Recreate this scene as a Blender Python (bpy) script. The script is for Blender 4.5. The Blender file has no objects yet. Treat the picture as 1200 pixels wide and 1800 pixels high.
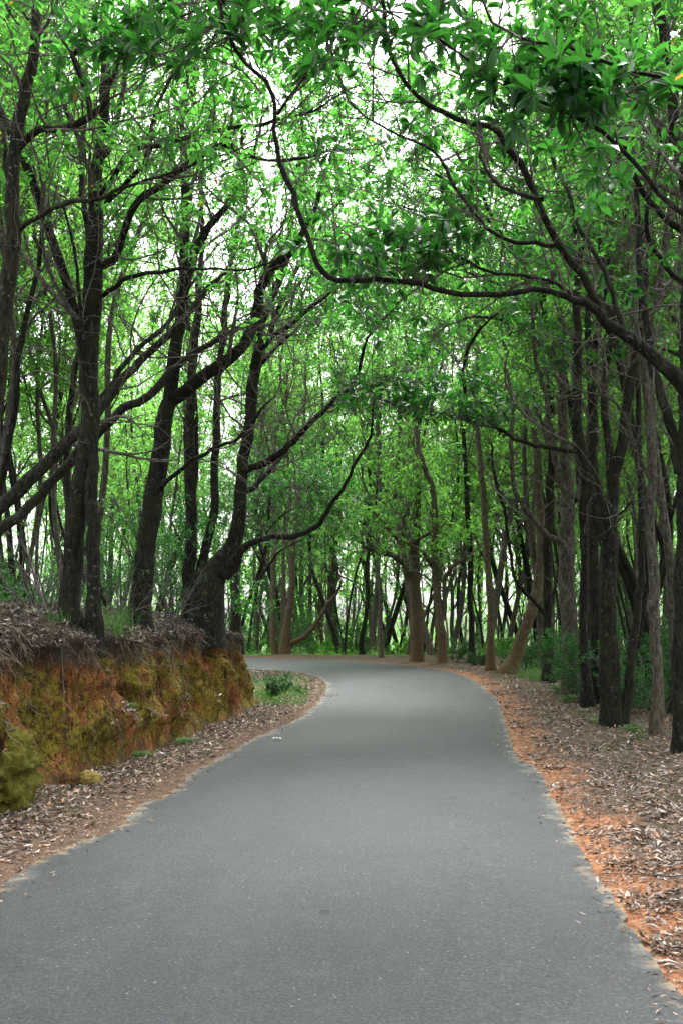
import bpy, math, random
import numpy as np
from mathutils import Vector, noise as mnoise
from mathutils.bvhtree import BVHTree

random.seed(7)
RNG = np.random.default_rng(7)
scene = bpy.context.scene
COL = scene.collection

# ------------------------------------------------------------------ camera
EYE = 1.6
FPX = 1750.0                       # focal length in pixels of the 1200 x 1800 photograph
PITCH = math.atan(175.0 / FPX)
cd = bpy.data.cameras.new('camera')
cd.lens = 35.0; cd.sensor_width = 36.0; cd.sensor_fit = 'AUTO'
cd.clip_start = 0.05; cd.clip_end = 3000
cam = bpy.data.objects.new('camera', cd)
cam.location = (0, 0, EYE)
cam.rotation_euler = (math.pi / 2 + PITCH, 0, 0)
COL.objects.link(cam)
scene.camera = cam

# ------------------------------------------------------------------ sky, sun, exposure
SUN_EL, SUN_ROT = math.radians(58), math.radians(20)
world = bpy.data.worlds.new('World'); scene.world = world
world.use_nodes = True
wn = world.node_tree; wn.nodes.clear()
sky = wn.nodes.new('ShaderNodeTexSky'); sky.sky_type = 'NISHITA'; sky.sun_disc = False
sky.sun_elevation = SUN_EL; sky.sun_rotation = SUN_ROT
sky.dust_density = 4.0; sky.air_density = 1.0; sky.ozone_density = 1.0
hs = wn.nodes.new('ShaderNodeHueSaturation'); hs.inputs['Saturation'].default_value = 0.10
bg = wn.nodes.new('ShaderNodeBackground'); bg.inputs['Strength'].default_value = 0.15
wo = wn.nodes.new('ShaderNodeOutputWorld')
wn.links.new(sky.outputs[0], hs.inputs['Color']); wn.links.new(hs.outputs[0], bg.inputs['Color'])
wn.links.new(bg.outputs[0], wo.inputs['Surface'])
sd = bpy.data.lights.new('sun', 'SUN'); sd.energy = 1.5; sd.angle = math.radians(25); sd.color = (1.0, 0.97, 0.93)
so = bpy.data.objects.new('sun', sd); COL.objects.link(so)
# sun_rotation turns clockwise from +Y: the sun stands ahead and a little to the right
_sdir = Vector((math.sin(SUN_ROT) * math.cos(SUN_EL), math.cos(SUN_ROT) * math.cos(SUN_EL), math.sin(SUN_EL)))
so.rotation_euler = _sdir.to_track_quat('Z', 'Y').to_euler()
so.location = (0, 0, 30)
scene.view_settings.view_transform = 'Standard'; scene.view_settings.look = 'None'
scene.view_settings.exposure = 2.55; scene.view_settings.gamma = 1.0
scene.view_settings.use_curve_mapping = False
cy = scene.cycles
cy.max_bounces = 7; cy.diffuse_bounces = 5; cy.glossy_bounces = 2; cy.transmission_bounces = 5
cy.transparent_max_bounces = 4; cy.use_denoising = True; cy.denoising_prefilter = 'NONE'; cy.denoising_input_passes = 'RGB_ALBEDO_NORMAL'; cy.sample_clamp_indirect = 4.0
cy.caustics_reflective = False; cy.caustics_refractive = False

# ------------------------------------------------------------------ photo pixel + distance -> point
def P(px, py, Y):
    a = (px - 600) / FPX; b = (900 - py) / FPX
    y = math.cos(PITCH) - b * math.sin(PITCH); z = math.sin(PITCH) + b * math.cos(PITCH)
    t = Y / y
    return (a * t, Y, EYE + z * t)
def G(px, py, z0=0.0):
    a = (px - 600) / FPX; b = (900 - py) / FPX
    y = math.cos(PITCH) - b * math.sin(PITCH); z = math.sin(PITCH) + b * math.cos(PITCH)
    t = (z0 - EYE) / z
    return (a * t, y * t)

# ------------------------------------------------------------------ materials
def new_mat(name):
    m = bpy.data.materials.new(name); m.use_nodes = True
    nt = m.node_tree; nt.nodes.clear()
    out = nt.nodes.new('ShaderNodeOutputMaterial')
    return m, nt, out
class NB:
    def __init__(s, nt): s.nt = nt
    def n(s, typ, **kw):
        nd = s.nt.nodes.new(typ)
        for k, v in kw.items(): setattr(nd, k, v)
        return nd
    def l(s, a, b): s.nt.links.new(a, b)
    def coord(s, scale=(1, 1, 1), kind='Object'):
        tc = s.n('ShaderNodeTexCoord'); mp = s.n('ShaderNodeMapping')
        mp.inputs['Scale'].default_value = scale
        s.l(tc.outputs[kind], mp.inputs['Vector']); return mp.outputs[0]
    def noise(s, vec, scale, detail=4, rough=0.55, dist=0.0):
        nd = s.n('ShaderNodeTexNoise'); nd.inputs['Scale'].default_value = scale
        nd.inputs['Detail'].default_value = detail; nd.inputs['Roughness'].default_value = rough
        nd.inputs['Distortion'].default_value = dist
        s.l(vec, nd.inputs['Vector']); return nd.outputs['Fac']
    def voro(s, vec, scale, feature='F1', out='Distance'):
        nd = s.n('ShaderNodeTexVoronoi'); nd.feature = feature; nd.inputs['Scale'].default_value = scale
        s.l(vec, nd.inputs['Vector']); return nd.outputs[out]
    def ramp(s, fac, stops, interp='LINEAR'):
        nd = s.n('ShaderNodeValToRGB'); cr = nd.color_ramp; cr.interpolation = interp
        while len(cr.elements) < len(stops): cr.elements.new(0.5)
        for e, (p, c) in zip(cr.elements, stops):
            e.position = p; e.color = (c, c, c, 1) if not hasattr(c, '__len__') else (*c, 1)
        s.l(fac, nd.inputs[0]); return nd.outputs[0]
    def math(s, op, a, b=None, clamp=False):
        nd = s.n('ShaderNodeMath', operation=op, use_clamp=clamp)
        for i, v in enumerate((a, b)):
            if v is None: continue
            if isinstance(v, (int, float)): nd.inputs[i].default_value = v
            else: s.l(v, nd.inputs[i])
        return nd.outputs[0]
    def mix(s, fac, a, b, mode='MIX'):
        nd = s.n('ShaderNodeMix', data_type='RGBA', blend_type=mode)
        for k, v in ((0, fac), (6, a), (7, b)):
            if isinstance(v, (int, float)): nd.inputs[k].default_value = v
            elif isinstance(v, tuple): nd.inputs[k].default_value = (*v, 1)
            else: s.l(v, nd.inputs[k])
        return nd.outputs[2]
    def attr(s, name):
        nd = s.n('ShaderNodeAttribute'); nd.attribute_name = name; return nd.outputs['Fac']
    def bump(s, h, strength, dist=0.01):
        nd = s.n('ShaderNodeBump'); nd.inputs['Strength'].default_value = strength
        nd.inputs['Distance'].default_value = dist
        s.l(h, nd.inputs['Height']); return nd.outputs[0]
    def princ(s, color, rough=0.8, normal=None, spec=0.3):
        nd = s.n('ShaderNodeBsdfPrincipled')
        if isinstance(color, tuple): nd.inputs['Base Color'].default_value = (*color, 1)
        else: s.l(color, nd.inputs['Base Color'])
        if isinstance(rough, (int, float)): nd.inputs['Roughness'].default_value = rough
        else: s.l(rough, nd.inputs['Roughness'])
        nd.inputs['Specular IOR Level'].default_value = spec
        if normal is not None: s.l(normal, nd.inputs['Normal'])
        return nd.outputs[0]

def leaf_material(name, dark, mid, light, trans, spec=0.5, rough=0.38, mixf=0.5, yellow=0.003):
    m, nt, out = new_mat(name); b = NB(nt)
    g = b.n('ShaderNodeNewGeometry'); rnd = g.outputs['Random Per Island']
    big = b.noise(b.coord((1, 1, 1)), 0.5, 2)
    r = b.math('ADD', b.math('MULTIPLY', rnd, 0.85), b.math('MULTIPLY', b.math('SUBTRACT', big, 0.3), 0.7), True)
    col = b.ramp(r, [(0.12, dark), (0.5, mid), (0.92, light)])
    yel = b.math('GREATER_THAN', rnd, 1.0 - yellow)
    col = b.mix(yel, col, (0.45, 0.25, 0.02))
    tcol = b.mix(yel, b.mix(b.math('MULTIPLY', r, 1.0), tuple(c * 0.35 for c in trans), tuple(min(1, c * 1.1) for c in trans)), (0.6, 0.35, 0.03))
    p = b.princ(col, rough, None, spec)
    t = b.n('ShaderNodeBsdfTranslucent'); b.l(tcol, t.inputs['Color'])
    mx = b.n('ShaderNodeMixShader'); mx.inputs[0].default_value = mixf
    b.l(p, mx.inputs[1]); b.l(t.outputs[0], mx.inputs[2]); b.l(mx.outputs[0], out.inputs[0])
    return m
M = {}
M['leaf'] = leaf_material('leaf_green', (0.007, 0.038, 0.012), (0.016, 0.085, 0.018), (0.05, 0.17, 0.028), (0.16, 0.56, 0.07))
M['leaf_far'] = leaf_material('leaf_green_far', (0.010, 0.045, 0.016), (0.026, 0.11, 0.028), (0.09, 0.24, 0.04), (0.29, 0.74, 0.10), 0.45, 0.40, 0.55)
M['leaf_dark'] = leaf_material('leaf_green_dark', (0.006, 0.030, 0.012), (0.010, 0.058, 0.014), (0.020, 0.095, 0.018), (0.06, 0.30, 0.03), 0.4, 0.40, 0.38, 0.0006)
M['leaf_shrub'] = leaf_material('leaf_shrub', (0.008, 0.035, 0.014), (0.018, 0.07, 0.024), (0.045, 0.14, 0.035), (0.09, 0.26, 0.05), 0.4, 0.45, 0.4, 0)
M['grass'] = leaf_material('grass_green', (0.02, 0.07, 0.015), (0.045, 0.13, 0.02), (0.10, 0.22, 0.04), (0.14, 0.35, 0.05), 0.3, 0.5, 0.35, 0)

def bark_material(name, base, light, lichen, moss, moss_amt, rust=0.0, lichen_amt=0.5):
    m, nt, out = new_mat(name); b = NB(nt)
    g = b.n('ShaderNodeNewGeometry')
    mp = b.n('ShaderNodeMapping'); mp.inputs['Scale'].default_value = (1, 1, 0.25)
    b.l(g.outputs['Position'], mp.inputs['Vector'])
    mp1 = b.n('ShaderNodeMapping'); b.l(g.outputs['Position'], mp1.inputs['Vector'])
    ridges = b.noise(mp.outputs[0], 34, 6, 0.65, 0.4)
    broad = b.noise(mp1.outputs[0], 3.0, 4, 0.6)
    spots = b.noise(mp1.outputs[0], 22, 3, 0.7)
    col = b.ramp(ridges, [(0.40, base), (0.62, light)])
    lm = b.math('MULTIPLY', b.ramp(spots, [(0.60, 0.0), (0.66, 1.0)]), b.ramp(broad, [(0.42, 0.0), (0.62, lichen_amt)]))
    col = b.mix(lm, col, lichen)
    mm = b.math('MULTIPLY', b.ramp(b.noise(mp1.outputs[0], 5.0, 5, 0.6), [(0.45, 0.0), (0.62, 1.0)]), moss_amt)
    col = b.mix(mm, col, moss)
    if rust > 0:      # reddish crust of algae and clay on the lower bark, as these trunks have
        sep = b.n('ShaderNodeSeparateXYZ'); b.l(g.outputs['Position'], sep.inputs[0])
        h = b.math('ADD', sep.outputs[2], b.math('MULTIPLY', broad, -3.0))
        rf = b.math('MULTIPLY', b.ramp(b.math('MULTIPLY', b.math('ADD', h, 2.0), 0.34), [(0.15, 1.0), (0.85, 0.0)]), rust)
        col = b.mix(rf, col, b.mix(ridges, (0.045, 0.026, 0.010), (0.18, 0.108, 0.042)))
    nrm = b.bump(b.math('ADD', ridges, b.math('MULTIPLY', broad, 0.8)), 1.0, 0.04)
    b.l(b.princ(col, 0.9, nrm, 0.15), out.inputs[0]); return m
M['bark_dark'] = bark_material('bark_dark', (0.0045, 0.0045, 0.004), (0.024, 0.0225, 0.020), (0.22, 0.23, 0.21), (0.03, 0.04, 0.012), 0.35, 0, 0.45)
M['bark_mossy'] = bark_material('bark_mossy', (0.007, 0.007, 0.006), (0.036, 0.034, 0.028), (0.28, 0.28, 0.25), (0.035, 0.032, 0.010), 0.35, 0, 0.6)
M['bark_grey'] = bark_material('bark_grey', (0.026, 0.024, 0.022), (0.12, 0.110, 0.100), (0.34, 0.34, 0.31), (0.06, 0.065, 0.02), 0.35, 0.25, 0.6)
M['bark_rust'] = bark_material('bark_rust', (0.04, 0.032, 0.024), (0.13, 0.11, 0.085), (0.28, 0.28, 0.25), (0.07, 0.06, 0.015), 0.35, 0.75, 0.5)
M['twig'] = bark_material('bark_twig', (0.055, 0.050, 0.045), (0.19, 0.175, 0.16), (0.36, 0.36, 0.34), (0.07, 0.07, 0.03), 0.2, 0, 0.6)

# asphalt
m, nt, out = new_mat('asphalt'); b = NB(nt)
c = b.coord()
broad = b.noise(b.coord((1, 0.45, 1)), 0.8, 6, 0.6, 0.8); mid = b.noise(c, 3.0, 5, 0.6); fine = b.noise(c, 170, 3, 0.7); grain = b.noise(c, 60, 4, 0.7)
col = b.ramp(broad, [(0.34, (0.022, 0.0255, 0.0290)), (0.66, (0.043, 0.0475, 0.0525))])
col = b.mix(b.ramp(mid, [(0.3, 0.0), (0.75, 0.35)]), col, (0.060, 0.064, 0.068))
g2 = b.noise(c, 24, 5, 0.75); g3 = b.noise(c, 7, 5, 0.7)
col = b.mix(b.ramp(g3, [(0.40, 0.4), (0.5, 0.0), (0.62, 0.0)]), col, (0.03, 0.033, 0.036))
col = b.mix(b.ramp(g3, [(0.56, 0.0), (0.7, 0.35)]), col, (0.085, 0.088, 0.091))
col = b.mix(b.ramp(fine, [(0.35, 0.6), (0.6, 0.0)]), col, (0.020, 0.022, 0.024))
col = b.mix(b.ramp(grain, [(0.50, 0.0), (0.70, 0.55)]), col, (0.13, 0.133, 0.135))
col = b.mix(b.ramp(grain, [(0.30, 0.6), (0.46, 0.0)]), col, (0.014, 0.016, 0.018))
col = b.mix(b.ramp(g2, [(0.32, 0.45), (0.48, 0.0)]), col, (0.055, 0.058, 0.06))
vd = b.voro(c, 42); vc = b.n('ShaderNodeTexVoronoi'); vc.inputs['Scale'].default_value = 42; b.l(c, vc.inputs['Vector'])
sepc = b.n('ShaderNodeSeparateColor'); b.l(vc.outputs['Color'], sepc.inputs[0])
stones = b.math('MULTIPLY', b.math('LESS_THAN', vd, b.math('MULTIPLY', b.math('POWER', sepc.outputs[1], 4.0), 0.26)), b.math('GREATER_THAN', b.math('MULTIPLY', sepc.outputs[0], b.ramp(b.noise(c, 1.1, 4), [(0.35, 0.4), (0.6, 1.0)])), 0.45))
col = b.mix(b.math('MULTIPLY', stones, 0.7), col, (0.26, 0.26, 0.255))
vs = b.n('ShaderNodeTexVoronoi'); vs.inputs['Scale'].default_value = 3.2; b.l(b.coord((1, 0.8, 1)), vs.inputs['Vector'])
seps = b.n('ShaderNodeSeparateColor'); b.l(vs.outputs['Color'], seps.inputs[0])
spots = b.math('MULTIPLY', b.math('LESS_THAN', b.math('ADD', vs.outputs['Distance'], b.math('MULTIPLY', grain, 0.06)), b.math('MULTIPLY', seps.outputs[1], 0.17)), b.math('GREATER_THAN', b.math('MULTIPLY', seps.outputs[0], b.ramp(b.noise(c, 0.5, 2), [(0.35, 0.6), (0.6, 1.2)])), 0.5))
col = b.mix(b.math('MULTIPLY', spots, 0.8), col, (0.014, 0.015, 0.016))
stain = b.ramp(b.noise(b.coord((1, 0.5, 1)), 2.6, 6, 0.7, 1.0), [(0.60, 0.0), (0.68, 0.38)])
col = b.mix(stain, col, (0.022, 0.024, 0.026))
ed = b.attr('edge')          # metres from the nearer road edge
e1 = b.math('ADD', ed, b.math('MULTIPLY', b.math('SUBTRACT', b.noise(c, 1.4, 6, 0.7), 0.5), -0.9))
pale = b.math('MULTIPLY', b.ramp(e1, [(0.0, 0.38), (0.10, 0.0)]), b.ramp(b.noise(c, 9, 6, 0.7), [(0.40, 0.25), (0.62, 1.0)]))
col = b.mix(pale, col, (0.33, 0.32, 0.27))
e2 = b.math('ADD', ed, b.math('MULTIPLY', b.math('SUBTRACT', b.noise(c, 5, 5, 0.7), 0.5), -0.5))
dust = b.math('MULTIPLY', b.ramp(e2, [(0.0, 0.8), (0.08, 0.0)]), 0.7)
col = b.mix(dust, col, (0.30, 0.21, 0.12))
h = b.math('ADD', fine, b.math('MULTIPLY', grain, 0.8))
b.l(b.princ(col, 0.66, b.bump(h, 0.7, 0.005), 0.28), out.inputs[0]); M['asphalt'] = m

# soil with litter colours; 'rd' = metres beyond the road edge
m, nt, out = new_mat('soil'); b = NB(nt)
c = b.coord()
n1 = b.noise(c, 2.2, 5, 0.6, 0.4); n2 = b.noise(c, 12, 6, 0.7); n3 = b.noise(c, 60, 4, 0.7)
orange = b.ramp(n2, [(0.32, (0.12, 0.055, 0.030)), (0.5, (0.27, 0.115, 0.055)), (0.68, (0.42, 0.22, 0.12))])
brown = b.ramp(n2, [(0.3, (0.045, 0.032, 0.024)), (0.7, (0.13, 0.10, 0.08))])
rd = b.math('ADD', b.attr('rd'), b.math('MULTIPLY', b.math('SUBTRACT', b.noise(c, 1.7, 7, 0.72), 0.5), -2.0))
side = b.attr('right')
of = b.math('MULTIPLY', b.ramp(rd, [(0.0, 1.0), (0.26, 0.92), (0.52, 0.04)]), side)
ofl = b.math('MULTIPLY', b.ramp(rd, [(0.0, 0.20), (0.4, 0.10), (1.0, 0.03)]), b.math('SUBTRACT', 1.0, side))
col = b.mix(b.math('ADD', of, ofl, True), brown, orange)
sand = b.math('MULTIPLY', b.ramp(b.attr('rd'), [(0.0, 0.8), (0.10, 0.0)]), b.ramp(n1, [(0.45, 0.0), (0.6, 1.0)]))
col = b.mix(sand, col, (0.45, 0.33, 0.20))
grn = b.math('MULTIPLY', b.ramp(b.noise(c, 1.1, 4, 0.6), [(0.5, 0.0), (0.64, 0.8)]), b.ramp(b.attr('rd'), [(0.3, 0.0), (1.0, 1.0)]))
col = b.mix(grn, col, (0.035, 0.06, 0.018))
far = b.ramp(b.math('MULTIPLY', b.attr('away'), 1.0), [(0.0, 0.0), (1.0, 0.9)])
col = b.mix(far, col, b.ramp(n2, [(0.3, (0.015, 0.035, 0.010)), (0.7, (0.05, 0.11, 0.025))]))
b.l(b.princ(col, 0.95, b.bump(b.math('ADD', n2, b.math('MULTIPLY', n3, 0.5)), 0.8, 0.03), 0.1), out.inputs[0]); M['soil'] = m

# bank face
m, nt, out = new_mat('clay_bank'); b = NB(nt)
c = b.coord(); cs = b.coord((1, 1, 0.32))
st = b.noise(cs, 7, 6, 0.65, 0.6); st2 = b.noise(cs, 26, 5, 0.7); n1 = b.noise(c, 1.3, 4, 0.6, 0.5); n2 = b.noise(c, 14, 6, 0.75); nf = b.noise(c, 70, 4, 0.75)
rust = b.ramp(st, [(0.30, (0.05, 0.024, 0.012)), (0.46, (0.21, 0.085, 0.030)), (0.60, (0.36, 0.155, 0.055)), (0.74, (0.46, 0.26, 0.12))])
mossc = b.ramp(n2, [(0.3, (0.05, 0.042, 0.010)), (0.5, (0.17, 0.145, 0.022)), (0.72, (0.40, 0.32, 0.045))])
mm = b.ramp(b.math('ADD', b.math('MULTIPLY', n1, 0.62), b.math('MULTIPLY', n2, 0.38)), [(0.485, 0.0), (0.525, 0.9)])
col = b.mix(mm, rust, mossc)
col = b.mix(b.ramp(st2, [(0.34, 0.92), (0.46, 0.0)]), col, (0.014, 0.009, 0.006))  # near-black noise layers paint the shade of hollows into the clay colour
col = b.mix(b.ramp(b.noise(c, 32, 5, 0.8), [(0.38, 0.9), (0.48, 0.0)]), col, (0.014, 0.009, 0.005))
col = b.mix(b.ramp(b.noise(cs, 3.4, 6, 0.75, 1.2), [(0.37, 0.85), (0.48, 0.0)]), col, (0.022, 0.013, 0.007))
col = b.mix(b.ramp(nf, [(0.60, 0.0), (0.78, 0.35)]), col, (0.36, 0.27, 0.16))
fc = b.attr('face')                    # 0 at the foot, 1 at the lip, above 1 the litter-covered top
fc2 = b.math('ADD', fc, b.math('MULTIPLY', b.math('SUBTRACT', b.noise(c, 4, 5, 0.6), 0.5), 0.55))
hum = b.ramp(n2, [(0.3, (0.028, 0.020, 0.015)), (0.7, (0.11, 0.085, 0.065))])
col = b.mix(b.ramp(fc2, [(0.72, 0.0), (0.92, 1.0)]), col, hum)
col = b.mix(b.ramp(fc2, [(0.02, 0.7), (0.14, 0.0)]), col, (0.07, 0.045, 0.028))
hh = b.math('ADD', st2, b.math('ADD', b.math('MULTIPLY', n2, 0.8), b.math('MULTIPLY', nf, 0.4)))
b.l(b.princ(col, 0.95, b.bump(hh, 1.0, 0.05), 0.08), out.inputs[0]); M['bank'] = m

def simple(name, c1, c2, scale=20, rough=0.9, bump=0.5, rnd=False, spec=0.15):
    m, nt, out = new_mat(name); b = NB(nt)
    f = b.noise(b.coord(), scale, 5, 0.65)
    n = b.bump(f, bump, 0.02)
    if rnd:
        g = b.n('ShaderNodeNewGeometry'); f = g.outputs['Random Per Island']
    b.l(b.princ(b.ramp(f, [(0.25, c1), (0.75, c2)]), rough, n, spec), out.inputs[0]); return m
M['moss'] = simple('moss', (0.012, 0.013, 0.004), (0.13, 0.12, 0.015), 26, 1.0, 1.0)
M['moss_stone'] = simple('moss_stone', (0.10, 0.09, 0.03), (0.34, 0.24, 0.07), 22, 0.95, 0.8)
M['stone'] = simple('pale_stone', (0.2, 0.19, 0.17), (0.45, 0.43, 0.4), 30, 0.85, 0.5)
M['root'] = simple('root_bark', (0.07, 0.06, 0.045), (0.24, 0.22, 0.17), 40, 0.9, 0.7)
M['straw'] = simple('dry_straw', (0.025, 0.018, 0.012), (0.20, 0.165, 0.13), 20, 0.9, 0.2, True)
M['paper'] = simple('paper', (0.6, 0.6, 0.6), (0.75, 0.75, 0.74), 20, 0.8, 0.1)
def litter_mat(name, stops):
    m, nt, out = new_mat(name); b = NB(nt)
    g = b.n('ShaderNodeNewGeometry')
    col = b.ramp(g.outputs['Random Per Island'], stops)
    b.l(b.princ(col, 0.7, None, 0.3), out.inputs[0]); return m
M['litter'] = litter_mat('fallen_leaf', [(0.0, (0.05, 0.032, 0.022)), (0.35, (0.11, 0.075, 0.055)), (0.6, (0.21, 0.155, 0.12)), (0.80, (0.38, 0.32, 0.29)), (0.92, (0.36, 0.17, 0.08)), (1.0, (0.62, 0.58, 0.55))])
M['mossleaf'] = litter_mat('moss_tufts', [(0.0, (0.07, 0.055, 0.012)), (0.5, (0.19, 0.15, 0.022)), (1.0, (0.36, 0.28, 0.04))])
M['litter_bank'] = litter_mat('fallen_leaf_bank', [(0.0, (0.018, 0.013, 0.009)), (0.4, (0.055, 0.040, 0.030)), (0.7, (0.125, 0.097, 0.08)), (0.9, (0.24, 0.20, 0.175)), (1.0, (0.42, 0.38, 0.35))])

# ------------------------------------------------------------------ mesh assembly
class MB:
    """collects vertex and face arrays for one mesh"""
    def __init__(s): s.v = []; s.q = []; s.t = []; s.nv = 0
    def add(s, v, q=None, t=None):
        v = np.asarray(v, dtype=np.float32).reshape(-1, 3)
        if q is not None and len(q): s.q.append(np.asarray(q, dtype=np.int32).reshape(-1, 4) + s.nv)
        if t is not None and len(t): s.t.append(np.asarray(t, dtype=np.int32).reshape(-1, 3) + s.nv)
        s.v.append(v); s.nv += len(v)
    def mesh(s, name, mat, smooth=True, attrs=None):
        me = bpy.data.meshes.new(name)
        v = np.concatenate(s.v) if s.v else np.zeros((0, 3), np.float32)
        q = np.concatenate(s.q) if s.q else np.zeros((0, 4), np.int32)
        t = np.concatenate(s.t) if s.t else np.zeros((0, 3), np.int32)
        me.vertices.add(len(v)); me.vertices.foreach_set('co', v.ravel())
        nl = q.size + t.size; me.loops.add(nl)
        me.loops.foreach_set('vertex_index', np.concatenate([q.ravel(), t.ravel()]).astype(np.int32))
        me.polygons.add(len(q) + len(t))
        st = np.concatenate([np.arange(len(q)) * 4, len(q) * 4 + np.arange(len(t)) * 3]).astype(np.int32)
        me.polygons.foreach_set('loop_start', st)
        me.polygons.foreach_set('use_smooth', np.full(len(q) + len(t), smooth, dtype=bool))
        me.update(calc_edges=True)
        for k, a in (attrs or {}).items():
            at = me.attributes.new(k, 'FLOAT', 'POINT'); at.data.foreach_set('value', np.asarray(a, np.float32))
        me.materials.append(mat)
        return me
def link(name, data, parent=None, **props):
    o = bpy.data.objects.new(name, data); COL.objects.link(o)
    if parent is not None: o.parent = parent
    for k, v in props.items(): o[k] = v
    return o
def thing(name, label, cat, loc=(0, 0, 0), group=None):
    o = link(name, None); o.location = loc; o.empty_display_size = 0.2
    o['label'] = label; o['category'] = cat
    if group: o['group'] = group
    return o
def norm(a): return a / np.maximum(np.linalg.norm(a, axis=-1, keepdims=True), 1e-9)

def tubes(mb, Pn, R, sides):
    """Pn (M,K,3) centre lines, R (M,K) radii"""
    Pn = np.asarray(Pn, float); R = np.asarray(R, float); Mn, K, _ = Pn.shape
    if Mn == 0: return
    T = np.empty_like(Pn); T[:, 1:-1] = Pn[:, 2:] - Pn[:, :-2]; T[:, 0] = Pn[:, 1] - Pn[:, 0]; T[:, -1] = Pn[:, -1] - Pn[:, -2]
    T = norm(T)
    mean = norm(T.sum(1)); ref = np.where(np.abs(mean[:, 2:3]) < 0.8, np.array([[0, 0, 1.0]]), np.array([[0, 1.0, 0.01]]))
    U = norm(np.cross(T, ref[:, None, :])); V = np.cross(T, U)
    a = np.arange(sides) / sides * 2 * math.pi
    ring = U[:, :, None, :] * np.cos(a)[None, None, :, None] + V[:, :, None, :] * np.sin(a)[None, None, :, None]
    v = Pn[:, :, None, :] + ring * R[:, :, None, None]
    i = np.arange(Mn)[:, None, None] * (K * sides); k = np.arange(K - 1)[None, :, None] * sides; j = np.arange(sides)[None, None, :]
    jn = (j + 1) % sides
    q = np.stack([i + k + j, i + k + jn, i + k + sides + jn, i + k + sides + j], -1).reshape(-1, 4)
    mb.add(v.reshape(-1, 3), q)

def smooth_path(pts, step):
    """Catmull-Rom through pts (N,D): first three columns position, the rest carried along"""
    p = np.asarray(pts, float)
    if len(p) == 2: p = np.array([p[0], (p[0] + p[1]) / 2, p[1]])
    ext = np.vstack([2 * p[0] - p[1], p, 2 * p[-1] - p[-2]])
    outp = []
    for i in range(1, len(ext) - 2):
        p0, p1, p2, p3 = ext[i - 1:i + 3]
        n = max(2, int(np.linalg.norm(p2[:3] - p1[:3]) / step))
        t = np.linspace(0, 1, n, endpoint=False)[:, None]
        outp.append(0.5 * ((2 * p1) + (-p0 + p2) * t + (2 * p0 - 5 * p1 + 4 * p2 - p3) * t ** 2 + (-p0 + 3 * p1 - 3 * p2 + p3) * t ** 3))
    outp.append(ext[-2][None]); return np.vstack(outp)

def trunk_tube(mb, path, rad, sides, rough=0.0, lump=0.0, rng=RNG):
    """one limb with an uneven, lumpy section and a closed tip"""
    Pn = np.asarray(path, float); K = len(Pn)
    T = np.gradient(Pn, axis=0); T = norm(T)
    U = np.empty_like(T); u = np.cross(T[0], [0.13, 0.97, 0.1]); u = u / np.linalg.norm(u)
    for i in range(K):
        u = u - T[i] * np.dot(u, T[i]); u = u / max(np.linalg.norm(u), 1e-6); U[i] = u
    V = np.cross(T, U)
    a = np.arange(sides) / sides * 2 * math.pi
    ph = rng.uniform(0, 6.28, 6)
    s = np.arange(K)[:, None]
    f = 1 + rough * (0.5 * np.sin(2 * a[None] + ph[0] + 0.11 * s) + 0.4 * np.sin(3 * a[None] + ph[1] - 0.17 * s) + 0.35 * np.sin(5 * a[None] + ph[2] + 0.09 * s)) \
        + lump * (np.sin(0.43 * s + ph[3]) + 0.7 * np.sin(0.91 * s + ph[4])) + rough * 0.35 * rng.standard_normal((K, sides))
    v = Pn[:, None, :] + (U[:, None, :] * np.cos(a)[None, :, None] + V[:, None, :] * np.sin(a)[None, :, None]) * (np.asarray(rad)[:, None] * f)[:, :, None]
    k = np.arange(K - 1)[:, None] * sides; j = np.arange(sides)[None]; jn = (j + 1) % sides
    q = np.stack([k + j, k + jn, k + sides + jn, k + sides + j], -1).reshape(-1, 4)
    tip = K * sides; vv = np.vstack([v.reshape(-1, 3), Pn[-1] + T[-1] * rad[-1]])
    jj = np.arange(sides); t = np.stack([(K - 1) * sides + jj, (K - 1) * sides + (jj + 1) % sides, np.full(sides, tip)], -1)
    mb.add(vv, q, t)

def spawn(PP, RR, n_each, tmin, tmax, length, spread, K, wig, up, rscale, rng, rmin=0.002, lenfall=0.5, bias=None):
    """children of the parent lines PP (M,K0,3), RR (M,K0): returns (M*n,K,3) and radii"""
    Mn, K0, _ = PP.shape
    if Mn == 0 or n_each == 0: return np.zeros((0, K, 3)), np.zeros((0, K))
    idx = np.repeat(np.arange(Mn), n_each); t = rng.uniform(tmin, tmax, len(idx))
    if tmax >= 1.0: t[::n_each] = 0.995
    x = t * (K0 - 1); i0 = np.minimum(x.astype(int), K0 - 2); fr = (x - i0)[:, None]
    p0 = PP[idx, i0] * (1 - fr) + PP[idx, i0 + 1] * fr
    r0 = RR[idx, i0] * (1 - fr[:, 0]) + RR[idx, i0 + 1] * fr[:, 0]
    T = norm(PP[idx, i0 + 1] - PP[idx, i0])
    rnd = rng.standard_normal((len(idx), 3)); perp = norm(rnd - T * (rnd * T).sum(-1, keepdims=True))
    ang = rng.uniform(spread[0], spread[1], len(idx))[:, None]; ang[t > 0.99] *= 0.4
    d = norm(T * np.cos(ang) + perp * np.sin(ang))
    if bias is not None: d = norm(d + np.asarray(bias))
    L = rng.uniform(length[0], length[1], len(idx)) * (1 - lenfall * t)
    seg = (L / (K - 1))[:, None]
    pts = np.empty((len(idx), K, 3)); pts[:, 0] = p0
    curl = rng.standard_normal((len(idx), 3)) * wig * 0.5
    for k in range(1, K):
        d = norm(d + rng.standard_normal(d.shape) * wig + curl + np.array([0, 0, up]))
        pts[:, k] = pts[:, k - 1] + d * seg
    r = np.clip(r0 * rscale, rmin, None)
    rad = r[:, None] * np.linspace(1, 0.35, K)[None]
    return pts, np.maximum(rad, rmin * 0.6)

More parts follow.
